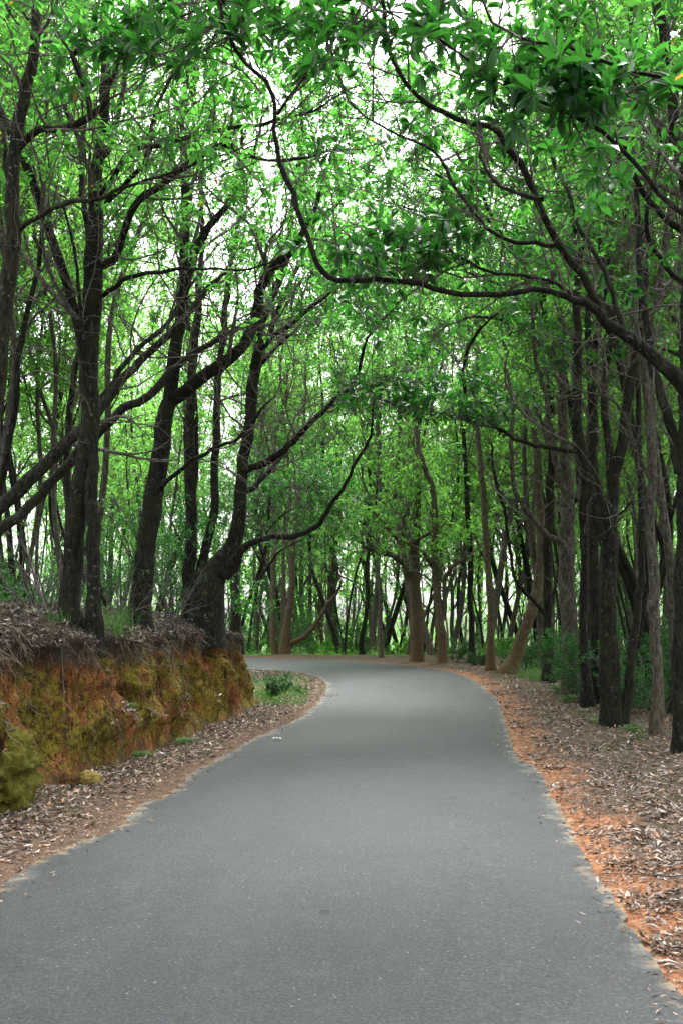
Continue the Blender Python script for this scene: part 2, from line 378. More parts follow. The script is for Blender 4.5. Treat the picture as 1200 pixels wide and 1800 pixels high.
def leaf_frames(tips, dirs, n, rng, spread=1.0, droop=-0.05):
    """n leaves round each tip: returns base, axis, normal"""
    Mn = len(tips); az = rng.uniform(0, 2 * math.pi, (Mn, 1)) + np.arange(n)[None] * 2.4 + rng.normal(0, 0.3, (Mn, n))
    ref = np.where(np.abs(dirs[:, 2:3]) < 0.9, np.array([[0, 0, 1.0]]), np.array([[1.0, 0, 0]]))
    U = norm(np.cross(dirs, ref)); V = np.cross(dirs, U)
    rad = U[:, None] * np.cos(az)[..., None] + V[:, None] * np.sin(az)[..., None]
    ax = norm(dirs[:, None] * rng.uniform(0.15, 0.9, (Mn, n, 1)) + rad * spread + np.array([0, 0, droop]) + rng.normal(0, 0.12, (Mn, n, 3)))
    base = tips[:, None] - dirs[:, None] * rng.uniform(0, 0.06, (Mn, n, 1)) + rad * 0.004
    ax = ax.reshape(-1, 3); base = base.reshape(-1, 3)
    nr = np.array([0, 0, 1.0]) + rng.normal(0, 0.45, ax.shape)
    nr = norm(nr - ax * (nr * ax).sum(-1, keepdims=True))
    return base, ax, nr

def add_leaves(mb, base, ax, nr, L, W, lod=1):
    if len(base) == 0: return
    sd_ = np.cross(ax, nr); L = np.broadcast_to(L, (len(base),))[:, None]; W = np.broadcast_to(W, (len(base),))[:, None]
    if lod == 0:      # pointed leaf folded along its midrib, 2 triangles
        f = 0.10
        v = np.stack([base, base + ax * L * 0.55 + sd_ * W * 0.5 + nr * L * f, base + ax * L - nr * L * 0.06, base + ax * L * 0.55 - sd_ * W * 0.5 + nr * L * f], 1)
        k = np.arange(len(base))[:, None] * 4
        t = np.concatenate([k + np.array([[0, 1, 2]]), k + np.array([[0, 2, 3]])], 0)
        mb.add(v.reshape(-1, 3), None, t)
    else:             # 8 vertices, 6 faces, curved
        f = 0.07
        c1 = base + ax * L * 0.35 - nr * L * 0.0; c2 = base + ax * L * 0.72 - nr * L * 0.05
        v = np.stack([base, c1, c2, base + ax * L - nr * L * 0.16,
                      base + ax * L * 0.32 + sd_ * W * 0.38 + nr * L * f, base + ax * L * 0.70 + sd_ * W * 0.47 + nr * L * (f - 0.05),
                      base + ax * L * 0.32 - sd_ * W * 0.38 + nr * L * f, base + ax * L * 0.70 - sd_ * W * 0.47 + nr * L * (f - 0.05)], 1)
        k = np.arange(len(base))[:, None] * 8
        q = np.concatenate([k + np.array([[1, 4, 5, 2]]), k + np.array([[1, 2, 7, 6]])], 0)
        t = np.concatenate([k + np.array([[0, 4, 1]]), k + np.array([[0, 1, 6]]), k + np.array([[2, 5, 3]]), k + np.array([[2, 3, 7]])], 0)
        mb.add(v.reshape(-1, 3), q, t)

# ------------------------------------------------------------------ road outline and terrain
LPX = [(0, 1562), (60, 1522), (125, 1485), (185, 1468), (222, 1450), (236, 1430), (244, 1414), (295, 1402), (318, 1378), (340, 1360), (370, 1342), (400, 1325), (445, 1300), (480, 1285), (508, 1272),
       (532, 1260), (555, 1241), (572, 1220), (576, 1205), (562, 1192), (540, 1185), (500, 1180)]
RPX = [(1200, 1765), (1155, 1695), (1100, 1620), (1058, 1555), (1010, 1480), (985, 1430), (966, 1390), (950, 1362), (934, 1346), (913, 1338), (903, 1320), (897, 1300), (893, 1282), (885, 1262), (880, 1240),
       (868, 1225), (850, 1210), (835, 1198), (812, 1187), (785, 1179), (745, 1173), (700, 1169)]
Lp = [(-3.0, -10), (-2.5, -2), (-2.15, 3)] + [G(*p) for p in LPX] + [(-3.2, 28.6), (-6, 30.0), (-10, 31.2), (-18, 32.5), (-30, 33)]
Rp = [(1.2, -10), (1.25, -2), (1.33, 2.5)] + [G(*p) for p in RPX] + [(0.2, 33.2), (-2.5, 34.2), (-6, 35.0), (-11, 36.0), (-19, 37.2), (-30, 38)]
def resample(pts, n):
    p = np.array(pts, float); d = np.r_[0, np.cumsum(np.linalg.norm(np.diff(p, axis=0), axis=1))]
    t = np.linspace(0, d[-1], n); return np.stack([np.interp(t, d, p[:, 0]), np.interp(t, d, p[:, 1])], 1)
NR = 900
ledge = resample(Lp, NR); redge = resample(Rp, NR)
def jag(e, amp, seed):
    d = np.gradient(e, axis=0); nrm_ = norm(np.stack([d[:, 1], -d[:, 0]], 1))
    w = np.array([mnoise.fractal((x * 4.5, y * 4.5, seed), 0.8, 2.2, 5) for x, y in e])
    return e + nrm_ * (w * amp)[:, None]
ledge = jag(ledge, 0.045, 3.3); redge = jag(redge, 0.035, 9.1)
poly = np.vstack([ledge, redge[::-1]])
def inside(x, y):
    c_ = np.zeros(len(x), bool); n = len(poly)
    x0, y0 = poly[:, 0], poly[:, 1]; x1, y1 = np.roll(x0, -1), np.roll(y0, -1)
    for i in range(n):
        if y0[i] == y1[i]: continue
        m_ = ((y0[i] > y) != (y1[i] > y)) & (x < (x1[i] - x0[i]) * (y - y0[i]) / (y1[i] - y0[i]) + x0[i])
        c_ ^= m_
    return c_
def edge_dist(x, y, e):
    out_ = np.full(len(x), 1e9)
    for s in range(0, len(x), 20000):
        xx = x[s:s + 20000, None]; yy = y[s:s + 20000, None]
        out_[s:s + 20000] = np.sqrt(((xx - e[None, ::3, 0]) ** 2 + (yy - e[None, ::3, 1]) ** 2).min(1))
    return out_
def vnoise(x, y, scale, seed, octs=4):
    return np.array([mnoise.fractal((a * scale, b_ * scale, seed), 0.9, 2.1, octs) for a, b_ in zip(x, y)])
def smooth(a, b_, x):
    t = np.clip((x - a) / (b_ - a), 0, 1); return t * t * (3 - 2 * t)
def macro_h(x, y):
    """large shape of the land away from the road"""
    x = np.asarray(x, float); y = np.asarray(y, float)
    h_ = -0.10 * np.clip(y - 36.5, 0, 90)                                     # falls away beyond the bend
    h_ = h_ - 0.16 * np.clip(x - 4.6 - 0.03 * y, 0, 12) * smooth(60, 30, y)         # and to the right of the verge
    left = smooth(-3.5, -7.0, x) * smooth(25, 18, y) * smooth(-40, -10, y)
    return h_ + left * 1.2
def rowspan(a, b_, st): return list(np.arange(a, b_, st))
gx = np.array([-700, -250, -120, -70, -45, -30, -22] + rowspan(-17, -4, 0.5) + rowspan(-4, 6.5, 0.075) + rowspan(6.5, 16, 0.4) + [18, 24, 32, 46, 70, 120, 250, 700])
gy = np.array([-300, -80, -40, -20, -10, -4] + rowspan(0, 3, 0.5) + rowspan(3, 18, 0.085) + rowspan(18, 40, 0.22) + rowspan(40, 80, 2) + [85, 100, 130, 170, 240, 400, 900, 2000])
XX, YY = np.meshgrid(gx, gy); xf, yf = XX.ravel(), YY.ravel()
ins = inside(xf, yf); dl = edge_dist(xf, yf, ledge); dr = edge_dist(xf, yf, redge)
dd = np.where(ins, 0, np.minimum(dl, dr))
zz = macro_h(xf, yf) * smooth(0.2, 1.5, dd)
nz = vnoise(xf, yf, 0.9, 5.0) * 0.05 + vnoise(xf, yf, 5.0, 2.0, 3) * 0.012
zz = zz + (nz + 0.035) * smooth(0.05, 0.7, dd) - 0.004
zz = np.where(ins & (np.minimum(dl, dr) > 0.0), -0.02, zz)
right = (dr < dl).astype(float) * (1 - 0.85 * smooth(24, 31, yf))
gm = MB(); ny, nx = XX.shape
ii = np.arange(ny - 1)[:, None] * nx + np.arange(nx - 1)[None]
gm.add(np.stack([xf, yf, zz], 1), np.stack([ii, ii + 1, ii + nx + 1, ii + nx], -1).reshape(-1, 4))
ground = link('ground', gm.mesh('ground', M['soil'], True, {'rd': dd, 'right': right, 'away': np.clip((yf - 37) / 4, 0, 1)}), kind='structure')
GBVH = BVHTree.FromPolygons([tuple(v) for v in np.stack([xf, yf, zz], 1)], np.stack([ii, ii + 1, ii + nx + 1, ii + nx], -1).reshape(-1, 4).tolist())

# road sheet
NU = 22
u = np.concatenate([[0, 0.015, 0.04], np.linspace(0.08, 0.92, NU - 6), [0.96, 0.985, 1.0]])
rv = ledge[:, None] * (1 - u)[None, :, None] + redge[:, None] * u[None, :, None]
crown_ = 0.030 * (1 - (2 * u - 1) ** 2)
width = np.linalg.norm(redge - ledge, axis=1)
rz = np.broadcast_to(0.006 + crown_[None], (NR, NU))
rvv = np.concatenate([rv, rz[..., None]], -1).reshape(-1, 3)
k_ = np.arange(NR - 1)[:, None] * NU + np.arange(NU - 1)[None]
rm = MB(); rm.add(rvv, np.stack([k_, k_ + 1, k_ + NU + 1, k_ + NU], -1).reshape(-1, 4))
edge_a = np.minimum(edge_dist(rvv[:, 0], rvv[:, 1], ledge), edge_dist(rvv[:, 0], rvv[:, 1], redge))
link('road', rm.mesh('road', M['asphalt'], True, {'edge': edge_a}), kind='structure')

# ------------------------------------------------------------------ bank on the left
BPX = [(-60, 1470), (0, 1436), (62, 1402), (110, 1385), (180, 1358), (240, 1338), (300, 1312), (350, 1292), (400, 1268), (440, 1249), (462, 1236)]
bp = [(-4.4, -4), (-3.9, 1), (-3.4, 4.5)] + [G(*p) for p in BPX]
ex, ey = bp[-1]
bp += [(ex - 0.10, ey + 0.55), (ex - 0.45, ey + 1.1), (ex - 1.1, ey + 1.7), (ex - 2.4, ey + 2.4), (ex - 4.5, ey + 3.3), (-10, ey + 4.2), (-16, ey + 4.5)]
bb = smooth_path([(x, y, 0) for x, y in bp], 0.05)[:, :2]
bb = resample(bb, 900)
spine = resample([(-14, -4), (-14, 6), (-13, 12), (-10.0, 15), (-7.0, 16.6), (-8, 17.4), (-16, 19)], 900)
td = norm(np.gradient(bb, axis=0)); inn = np.stack([-td[:, 1], td[:, 0]], 1)
for _ in range(25): inn = norm(np.vstack([inn[:1], (inn[:-2] + inn[1:-1] + inn[2:]) / 3, inn[-1:]]))
prof = [(-0.10, -0.05, 0.0), (0.0, 0.03, 0.03), (0.05, 0.12, 0.1), (0.09, 0.22, 0.18)]
for q in np.linspace(0.0, 1.0, 32)[1:]: prof.append((0.09 + 0.24 * q, 0.22 + 0.86 * q, 0.18 + 0.72 * q))
prof += [(0.31, 1.12, 0.94), (0.29, 1.16, 0.98), (0.31, 1.20, 1.02), (0.38, 1.24, 1.08), (0.48, 1.28, 1.15), (0.60, 1.32, 1.25), (0.74, 1.36, 1.35), (0.9, 1.40, 1.5)]
prof = np.array(prof)
NT1 = len(prof); NT2 = 34
S = len(bb); V_ = np.zeros((S, NT1 + NT2, 3)); A_ = np.zeros((S, NT1 + NT2))
sarc = np.r_[0, np.cumsum(np.linalg.norm(np.diff(bb, axis=0), axis=1))]
# the height of the bank along its length; it sinks behind the far end
hs_ = np.interp(sarc, [0, 8, 14, sarc[-1] * 0.55, sarc[-1] * 0.72, sarc[-1]], [1.1, 1.08, 1.0, 1.0, 0.85, 0.5])
yb = bb[:, 1]; icor = int(np.argmin(((bb - np.array([ex, ey])) ** 2).sum(1))); sc_ = sarc[icor]
hs_ = 1.10 * np.where(sarc < sc_ - 2.6, np.interp(yb, [0, 8, 10, 14, 17], [1.12, 1.06, 1.02, 0.98, 0.98]), np.interp(sarc, [sc_ - 2.6, sc_ - 1.0, sc_ + 0.2, sc_ + 2, sc_ + 6, sc_ + 16], [0.98, 0.93, 0.80, 0.66, 0.5, 0.4]))
nw_ = 1 + 1.9 * np.exp(-((sarc - sc_ - 0.3) / 1.0) ** 2)
for i in range(S):
    for j in range(NT1):
        n_, z_, a_ = prof[j]; s_ = sarc[i]
        amp = smooth(0.02, 0.35, np.array(z_)) * (1.0 if a_ < 1.05 else 0.6)
        g_ = mnoise.fractal((s_ * 1.6, z_ * 0.7, 1.0), 0.8, 2.2, 5) * 0.24 + mnoise.fractal((s_ * 6.5, z_ * 1.6, 4.0), 0.8, 2.2, 4) * 0.10
        g_ += (0.5 - abs(mnoise.noise(Vector((s_ * 11, z_ * 6, 14.0))))) * 0.06 + mnoise.fractal((s_ * 28, z_ * 16, 24.0), 0.7, 2.2, 3) * 0.022
        g_ += -0.30 * max(0, mnoise.noise(Vector((s_ * 1.9, z_ * 2.6, 8.0))) - 0.05) * (1.3 if a_ < 0.9 else 0)
        n2_ = n_ * nw_[i] - g_ * float(amp); zz_ = z_ * hs_[i] + mnoise.noise(Vector((s_ * 2.5, n_ * 5, 2.0))) * 0.06 * float(amp)
        V_[i, j] = (bb[i, 0] + inn[i, 0] * n2_, bb[i, 1] + inn[i, 1] * n2_, zz_); A_[i, j] = a_
lip = V_[:, NT1 - 1].copy()
for j in range(NT2):
    t = ((j + 1) / NT2) ** 1.7
    xy = lip[:, :2] * (1 - t) + spine * t
    zt = lip[:, 2] + (2.15 * np.clip(hs_, 0.3, 1) - lip[:, 2]) * t ** 0.75
    V_[:, NT1 + j, :2] = xy; V_[:, NT1 + j, 2] = zt
    A_[:, NT1 + j] = 1.6
top = V_[:, NT1:].reshape(-1, 3)
V_[:, NT1:, 2] += (vnoise(top[:, 0], top[:, 1], 1.3, 3.0) * 0.09).reshape(S, NT2)
nt_ = NT1 + NT2
kk = np.arange(S - 1)[:, None] * nt_ + np.arange(nt_ - 1)[None]
bq = np.stack([kk, kk + nt_, kk + nt_ + 1, kk + 1], -1).reshape(-1, 4)
bmz = MB(); bmz.add(V_.reshape(-1, 3), bq)
bank = link('bank', bmz.mesh('bank', M['bank'], True, {'face': A_.ravel()}), kind='structure')
BBVH = BVHTree.FromPolygons([tuple(v) for v in V_.reshape(-1, 3)], bq.tolist())
def drop(x, y):
    """height and normal of the land at x, y"""
    best, bn = -50.0, Vector((0, 0, 1))
    for T in (BBVH, GBVH):
        h_, n_, _, _ = T.ray_cast(Vector((x, y, 30)), Vector((0, 0, -1)))
        if h_ is not None and h_.z > best: best = h_.z; bn = n_ if n_.z > 0 else -n_
    return best, bn

# ------------------------------------------------------------------ trees
def finish_tree(root, trunk_list, limb_list, twigs, crown, bark, leafm, seed, leafobjs=None):
    """trunk_list / limb_list: MB objects, twigs and crown MB"""
    for mbx in trunk_list: link('trunk', mbx.mesh('trunk', bark), root)
    for mbx in limb_list: link('limb', mbx.mesh('limb', bark), root)
    if twigs.nv: link('twigs', twigs.mesh('twigs', M['twig']), root, kind='stuff')
    if crown.nv: link('crown', crown.mesh('crown', leafm), root, kind='stuff')

def grow(lines, rads, twigs, crown, rng, n1=7, n2=4, n3=4, L1=(0.9, 2.4), leafL=0.12, zmin=3.0, lod=0, nleaf=9, tmin=0.35, up=0.10, bare=0.15, leaf_n=1.0, K0=12, lens=1.0):
    """bushes out a set of limb centre lines with three orders of branches and leaf rosettes"""
    if not lines: return
    PPs, RRs, = [], []
    for ln, rd_ in zip(lines, rads):
        x = np.linspace(0, len(ln) - 1, K0); i0 = np.minimum(x.astype(int), len(ln) - 2); f = (x - i0)[:, None]
        PPs.append(ln[i0] * (1 - f) + ln[i0 + 1] * f); RRs.append(rd_[i0] * (1 - f[:, 0]) + rd_[i0 + 1] * f[:, 0])
    PP, RR = np.array(PPs), np.array(RRs)
    a, ra = spawn(PP, RR, n1, tmin, 1.0, (L1[0] * lens, L1[1] * lens), (0.5, 1.15), 8, 0.19, up, 0.42, rng, 0.008, 0.35)
    ra = np.minimum(ra, 0.035 * np.linspace(1, 0.35, 8)[None])
    keep = a[:, 0, 2] > 1.9; a, ra = a[keep], ra[keep]
    b1, rb = spawn(a, ra, n2, 0.2, 1.0, (0.5 * lens, 1.15 * lens), (0.4, 1.0), 6, 0.24, up * 0.8, 0.6, rng, 0.0055, 0.3)
    c1, rc = spawn(b1, rb, n3, 0.25, 1.0, (0.22 * lens, 0.6 * lens), (0.4, 1.0), 4, 0.24, 0.08, 0.6, rng, 0.0038, 0.3)
    tubes(twigs, a, ra, 5); tubes(twigs, b1, rb, 4); tubes(twigs, c1, rc, 3)
    tips = np.concatenate([c1[:, -1], b1[:, -1], c1[:, 2]]); dirs = norm(np.concatenate([c1[:, -1] - c1[:, -2], b1[:, -1] - b1[:, -2], c1[:, 2] - c1[:, 1]]))
    k = (tips[:, 2] > zmin + rng.normal(0, 0.6, len(tips))) & (rng.random(len(tips)) > bare)
    k[len(c1) + len(b1):] &= rng.random(len(c1)) < 0.45 * leaf_n
    tips, dirs = tips[k], dirs[k]
    if len(tips) == 0: return
    base, ax, nr = leaf_frames(tips, dirs, nleaf, rng)
    sel = rng.random(len(base)) < 0.92
    base, ax, nr = base[sel], ax[sel], nr[sel]
    L = rng.uniform(0.7, 1.2, len(base)) * leafL
    add_leaves(crown, base, ax, nr, L, L * rng.uniform(0.30, 0.42, len(base)), lod)

def stem3d(pts, Y0, Y1, step=0.12, wob=0.028, rng=RNG):
    n = len(pts); a = []
    for i, (px, py, w) in enumerate(pts):
        Y = Y0 + (Y1 - Y0) * (i / (n - 1)) ** 1.15
        x, y, z = P(px, py, Y); a.append((x, y, z, w * 0.43 * Y / FPX))
    s = smooth_path(a, step); path, rad = s[:, :3], np.maximum(s[:, 3], 0.004)
    k = len(path); w_ = np.cumsum(rng.standard_normal((k, 3)), axis=0) * wob * 0.4
    w_ -= np.linspace(0, 1, k)[:, None] * w_[-1]
    path = path + w_; return path, rad

ALLTREES = []
def traced_tree(name, label, Y, trunk, limbs, bark='bark_dark', leaf='leaf', seed=1, group=None, zmin=3.0, leafL=0.12, ext=True, flare=1.6, more_trunks=(), clusters=(), nl=9, dens=1.0, lod=0, dY=0.0, bare=0.26, root=None, web=1.0):
    rng = np.random.default_rng(seed)
    tp, tr = stem3d(trunk, Y, Y + dY, rng=rng)
    # foot: flare and sink below the soil
    def foot(tp, tr):
        zb = tp[0, 2]; h_ = tp[:, 2] - zb
        tr = tr * (1 + (flare - 1) * np.exp(-np.clip(h_, 0, None) / 0.22))
        tp = np.vstack([tp[0] - np.array([0, 0, 0.35]), tp]); tr = np.r_[tr[0] * 1.15, tr]; return tp, tr
    tp, tr = foot(tp, tr)
    root = thing(name, label, 'tree', (float(tp[1, 0]), float(tp[1, 1]), float(tp[1, 2])), group)
    off = np.array(root.location)
    lines, rads, tm, lm = [], [], [], []
    allt = [(tp, tr)]
    for (pts, y0, y1) in more_trunks:
        a, r = stem3d(pts, y0, y1, rng=rng); allt.append(foot(a, r))
    for a, r in allt:
        mbx = MB(); sides = 16 if r.max() > 0.12 else 10
        HT = 12.0 if Y < 24 else 17.5
        if ext and a[-1, 2] < HT - 0.5 and r[-1] > 0.012:     # carry the stem on above the frame until it thins out
            n = int((HT - a[-1, 2]) / 0.3); d = norm(a[-1] - a[-4]); ex_ = [a[-1]]
            for i in range(max(n, 2)):
                d = norm(d + rng.normal(0, 0.07, 3) + np.array([0, 0, 0.06])); ex_.append(ex_[-1] + d * 0.3)
            ex_ = np.array(ex_[1:]); a = np.vstack([a, ex_]); r = np.r_[r, np.linspace(r[-1], 0.012, len(ex_))]
        trunk_tube(mbx, a - off, r, sides, 0.06, 0.03, rng); tm.append(mbx)
        k = a[:, 2] > 3.0
        if k.sum() > 6: lines.append(a[k]); rads.append(r[k])
    for (pts, y0, y1) in limbs:
        a, r = stem3d(pts, y0, y1, 0.09, rng=rng)
        mbx = MB(); trunk_tube(mbx, a - off, r, 9 if r.max() > 0.04 else 7, 0.06, 0.03, rng); lm.append(mbx)
        lines.append(a); rads.append(r)
    twigs, crown = MB(), MB()
    grow([l - off for l in lines], rads, twigs, crown, rng, n1=int(round(9 * dens)), n2=4, n3=4, leafL=leafL, zmin=zmin - off[2], lod=lod, nleaf=nl, tmin=0.22, bare=bare)
    if Y < 23 and web > 0:       # the dense bare twiggery below the leaves
        lw = [l - off for l in lines]
        PPs = []; RRs = []
        for ln, rd_ in zip(lw, rads):
            x = np.linspace(0, len(ln) - 1, 12); i0 = np.minimum(x.astype(int), len(ln) - 2); f = (x - i0)[:, None]
            PPs.append(ln[i0] * (1 - f) + ln[i0 + 1] * f); RRs.append(rd_[i0] * (1 - f[:, 0]) + rd_[i0 + 1] * f[:, 0])
        a, ra = spawn(np.array(PPs), np.array(RRs), int(7 * web), 0.05, 0.95, (0.7, 2.2), (0.5, 1.3), 12, 0.24, 0.05, 0.3, rng, 0.006, 0.2)
        ra = np.minimum(ra, 0.014 * np.linspace(1, 0.4, 12)[None]); k = (a[:, 0, 2] > 2.0) & (a[:, 0, 2] < 8); a, ra = a[k], ra[k]
        b1, rb = spawn(a, ra, 4, 0.15, 1.0, (0.3, 0.9), (0.4, 1.2), 8, 0.28, 0.04, 0.6, rng, 0.004, 0.3)
        c1, rc = spawn(b1, rb, 3, 0.15, 1.0, (0.15, 0.4), (0.4, 1.2), 5, 0.28, 0.02, 0.6, rng, 0.003, 0.3)
        tubes(twigs, a, ra, 4); tubes(twigs, b1, rb, 3); tubes(twigs, c1, rc, 3)
    if clusters: place_clusters(clusters, lines, rads, off, twigs, crown, root, rng, leafL)
    finish_tree(root, tm, lm, twigs, crown, M[bark], M[leaf], seed)
    ALLTREES.append((root, off))
    return root

LEAFMESH = {}
def big_leaf(mat):
    if mat not in LEAFMESH:
        mbx = MB(); add_leaves(mbx, np.array([[0, 0, 0.0]]), np.array([[0, 1.0, 0]]), np.array([[0, 0, 1.0]]), 1.0, 0.38, 1)
        LEAFMESH[mat] = mbx.mesh('leaf', M[mat])
    return LEAFMESH[mat]
def place_clusters(clusters, lines, rads, off, twigs, crown, root, rng, leafL):
    """leafy sprays at chosen spots, each on a twig that grows out of the nearest limb"""
    allp = np.vstack(lines)
    budget = 295
    for (px, py, Y, rx, ry, n, single) in clusters:
        tips, dirs = [], []
        for i in range(n):
            r_ = math.sqrt(rng.random()); th = rng.random() * 6.283
            tip = np.array(P(px + rx * r_ * math.cos(th), py + ry * r_ * math.sin(th), Y + rng.normal(0, 0.25)))
            d2 = ((allp - tip) ** 2).sum(1); b0 = allp[np.argmin(d2)]
            mid = (b0 + tip) / 2 + rng.normal(0, 0.06, 3) - np.array([0, 0, 0.05])
            pts = smooth_path([b0, mid, tip], 0.1); x = np.linspace(0, len(pts) - 1, 7).astype(int)
            tubes(twigs, (pts[x] - off)[None], np.linspace(0.007, 0.0025, 7)[None], 4)
            tips.append(tip - off); dd_ = norm(pts[-1] - pts[-2] + rng.normal(0, 0.02, 3)); dirs.append(dd_)
        tips, dirs = np.array(tips), np.array(dirs)
        base, ax, nr = leaf_frames(tips, dirs, 11, rng, 1.0, -0.2)
        L = rng.uniform(0.75, 1.2, len(base)) * leafL * 1.1
        k = 0
        if single:
            me = big_leaf(single)
            k = min(len(base), budget); budget -= k
            for i in range(k):
                x_ = np.cross(ax[i], nr[i]); o = link('leaf', me, root)
                Mx = np.eye(4); Mx[:3, 0] = x_ * L[i] * rng.uniform(0.85, 1.15); Mx[:3, 1] = ax[i] * L[i]; Mx[:3, 2] = nr[i] * L[i]; Mx[:3, 3] = base[i]
                from mathutils import Matrix
                o.matrix_local = Matrix(Mx.tolist())
        add_leaves(crown, base[k:], ax[k:], nr[k:], L[k:], L[k:] * 0.34, 1)

T_ = traced_tree
# --- left bank
T_('tree', 'lichen-spotted trunk at the left edge with limbs crossing the next tree', 8.6,
   [(-40, 1098, 40), (-28, 950, 38), (-14, 800, 36), (4, 680, 35), (12, 560, 36), (22, 480, 34), (27, 400, 31), (21, 330, 29), (30, 250, 28), (46, 180, 25), (62, 80, 22), (65, 0, 20), (60, -90, 18)],
   [([(27, 262, 18), (50, 238, 17), (80, 225, 16), (125, 220, 15), (160, 205, 14), (188, 178, 12), (196, 140, 10), (205, 100, 8), (228, 60, 6)], 8.6, 8.0),
    ([(160, 205, 13), (150, 150, 14), (131, 95, 13), (150, 76, 12), (200, 55, 11), (245, 34, 9), (300, 0, 7)], 8.15, 7.4),
    ([(32, 405, 12), (60, 388, 11), (100, 370, 10), (150, 353, 9), (200, 343, 8), (270, 318, 6), (330, 298, 5), (420, 262, 4)], 8.6, 7.6),
    ([(21, 330, 9), (5, 230, 8), (-20, 180, 6)], 8.6, 8.8)], 'bark_mossy', 'leaf', 11, bare=0.45, zmin=5.2, dens=0.8)
T_('tree', 'thin stem just right of the leftmost trunk, leaning over the litter slope', 11.5,
   [(-20, 1085, 16), (-5, 960, 15), (8, 850, 15), (22, 740, 14), (33, 640, 14), (50, 560, 12), (62, 500, 10), (78, 400, 9), (80, 300, 8), (82, 200, 6)], [], 'bark_dark', 'leaf', 12, zmin=5.5, dens=0.8)
T_('tree', 'tree outside the left edge sending two long parallel limbs up to the right', 10.5,
   [(-110, 1080, 60), (-90, 1000, 50), (-70, 950, 42), (-80, 850, 34), (-95, 700, 28), (-100, 500, 22)],
   [([(-72, 950, 32), (-30, 915, 30), (0, 888, 29), (50, 845, 27), (100, 788, 25), (145, 742, 23), (182, 700, 21), (215, 660, 19), (250, 622, 17), (300, 573, 15), (328, 543, 12), (370, 500, 10), (410, 470, 8)], 10.5, 12.6),
    ([(-78, 960, 28), (-30, 955, 26), (0, 930, 24), (30, 910, 23), (65, 872, 22), (100, 831, 21), (140, 790, 20), (178, 756, 19), (215, 722, 18), (250, 704, 17), (290, 668, 16), (328, 632, 14), (375, 604, 12), (430, 570, 9), (475, 535, 7)], 10.5, 13.0),
    ([(160, 726, 14), (182, 685, 13), (210, 645, 12), (245, 610, 11), (282, 578, 10), (305, 545, 9), (345, 490, 7)], 11.4, 12.4)],
   'bark_mossy', 'leaf', 13, zmin=6, dens=0.55)
T_('tree', 'tall black double trunk standing above the rusty clay bank', 10.6,
   [(128, 1090, 44), (126, 1050, 40), (135, 960, 38), (147, 860, 40), (158, 760, 40), (162, 680, 38), (163, 600, 38), (165, 520, 42), (168, 460, 38), (170, 400, 31), (172, 320, 28), (180, 220, 24), (188, 120, 22), (189, 20, 18), (188, -80, 16)],
   [([(176, 470, 22), (200, 452, 18), (216, 420, 16), (225, 388, 16), (246, 350, 15), (290, 312, 15), (345, 272, 15), (395, 247, 14), (425, 256, 11), (455, 270, 7), (520, 272, 6), (595, 262, 4)], 10.6, 9.8),
    ([(182, 345, 14), (210, 305, 13), (245, 265, 12), (300, 252, 11), (360, 232, 10), (420, 218, 9), (480, 205, 8), (540, 190, 6), (600, 165, 4)], 10.6, 9.2),
    ([(183, 520, 11), (215, 494, 10), (255, 478, 9), (300, 472, 8), (350, 470, 6), (420, 474, 5), (475, 462, 4)], 10.6, 9.6),
    ([(158, 440, 14), (150, 330, 13), (150, 260, 12), (128, 190, 11), (110, 120, 10), (85, 60, 8), (40, 20, 6)], 10.7, 11.2),
    ([(172, 300, 13), (192, 240, 12), (205, 180, 10), (215, 120, 9), (240, 60, 7)], 10.6, 11.0),
    ([(150, 650, 8), (141, 560, 8), (138, 500, 7), (128, 420, 6), (110, 360, 5)], 10.5, 10.2),
    ([(186, 360, 12), (215, 330, 11), (248, 290, 10), (260, 220, 8), (290, 150, 7), (330, 100, 5)], 10.6, 10.2)],
   'bark_dark', 'leaf', 14, bare=0.36, zmin=5.4, more_trunks=[([(167, 1094, 30), (167, 1040, 27), (165, 960, 27), (160, 880, 27), (163, 800, 24)], 10.5, 10.6)], dens=0.7, flare=1.25)
T_('tree', 'dark leaning trunk with a thick curving limb, between the double trunk and the broad base', 12.6,
   [(250, 1104, 44), (254, 1000, 40), (267, 900, 38), (277, 820, 36), (288, 740, 34), (299, 680, 30), (305, 600, 25), (311, 500, 23), (312, 420, 21), (316, 340, 19), (318, 280, 16), (316, 200, 12), (330, 120, 9)],
   [([(300, 705, 30), (330, 688, 29), (352, 668, 28), (388, 640, 26), (424, 608, 24), (448, 565, 24), (460, 510, 22), (488, 466, 20), (515, 440, 16), (535, 400, 12), (560, 350, 9), (570, 290, 6)], 12.6, 11.4),
    ([(318, 540, 18), (340, 465, 17), (352, 425, 17), (372, 385, 15), (400, 350, 11), (420, 290, 8), (425, 230, 6)], 12.6, 12.2),
    ([(274, 868, 10), (305, 838, 9), (330, 812, 9), (370, 790, 8), (420, 770, 7), (450, 735, 6), (480, 700, 4)], 12.4, 11.4)],
   'bark_dark', 'leaf', 15, zmin=5.8, dens=0.75, flare=1.2)
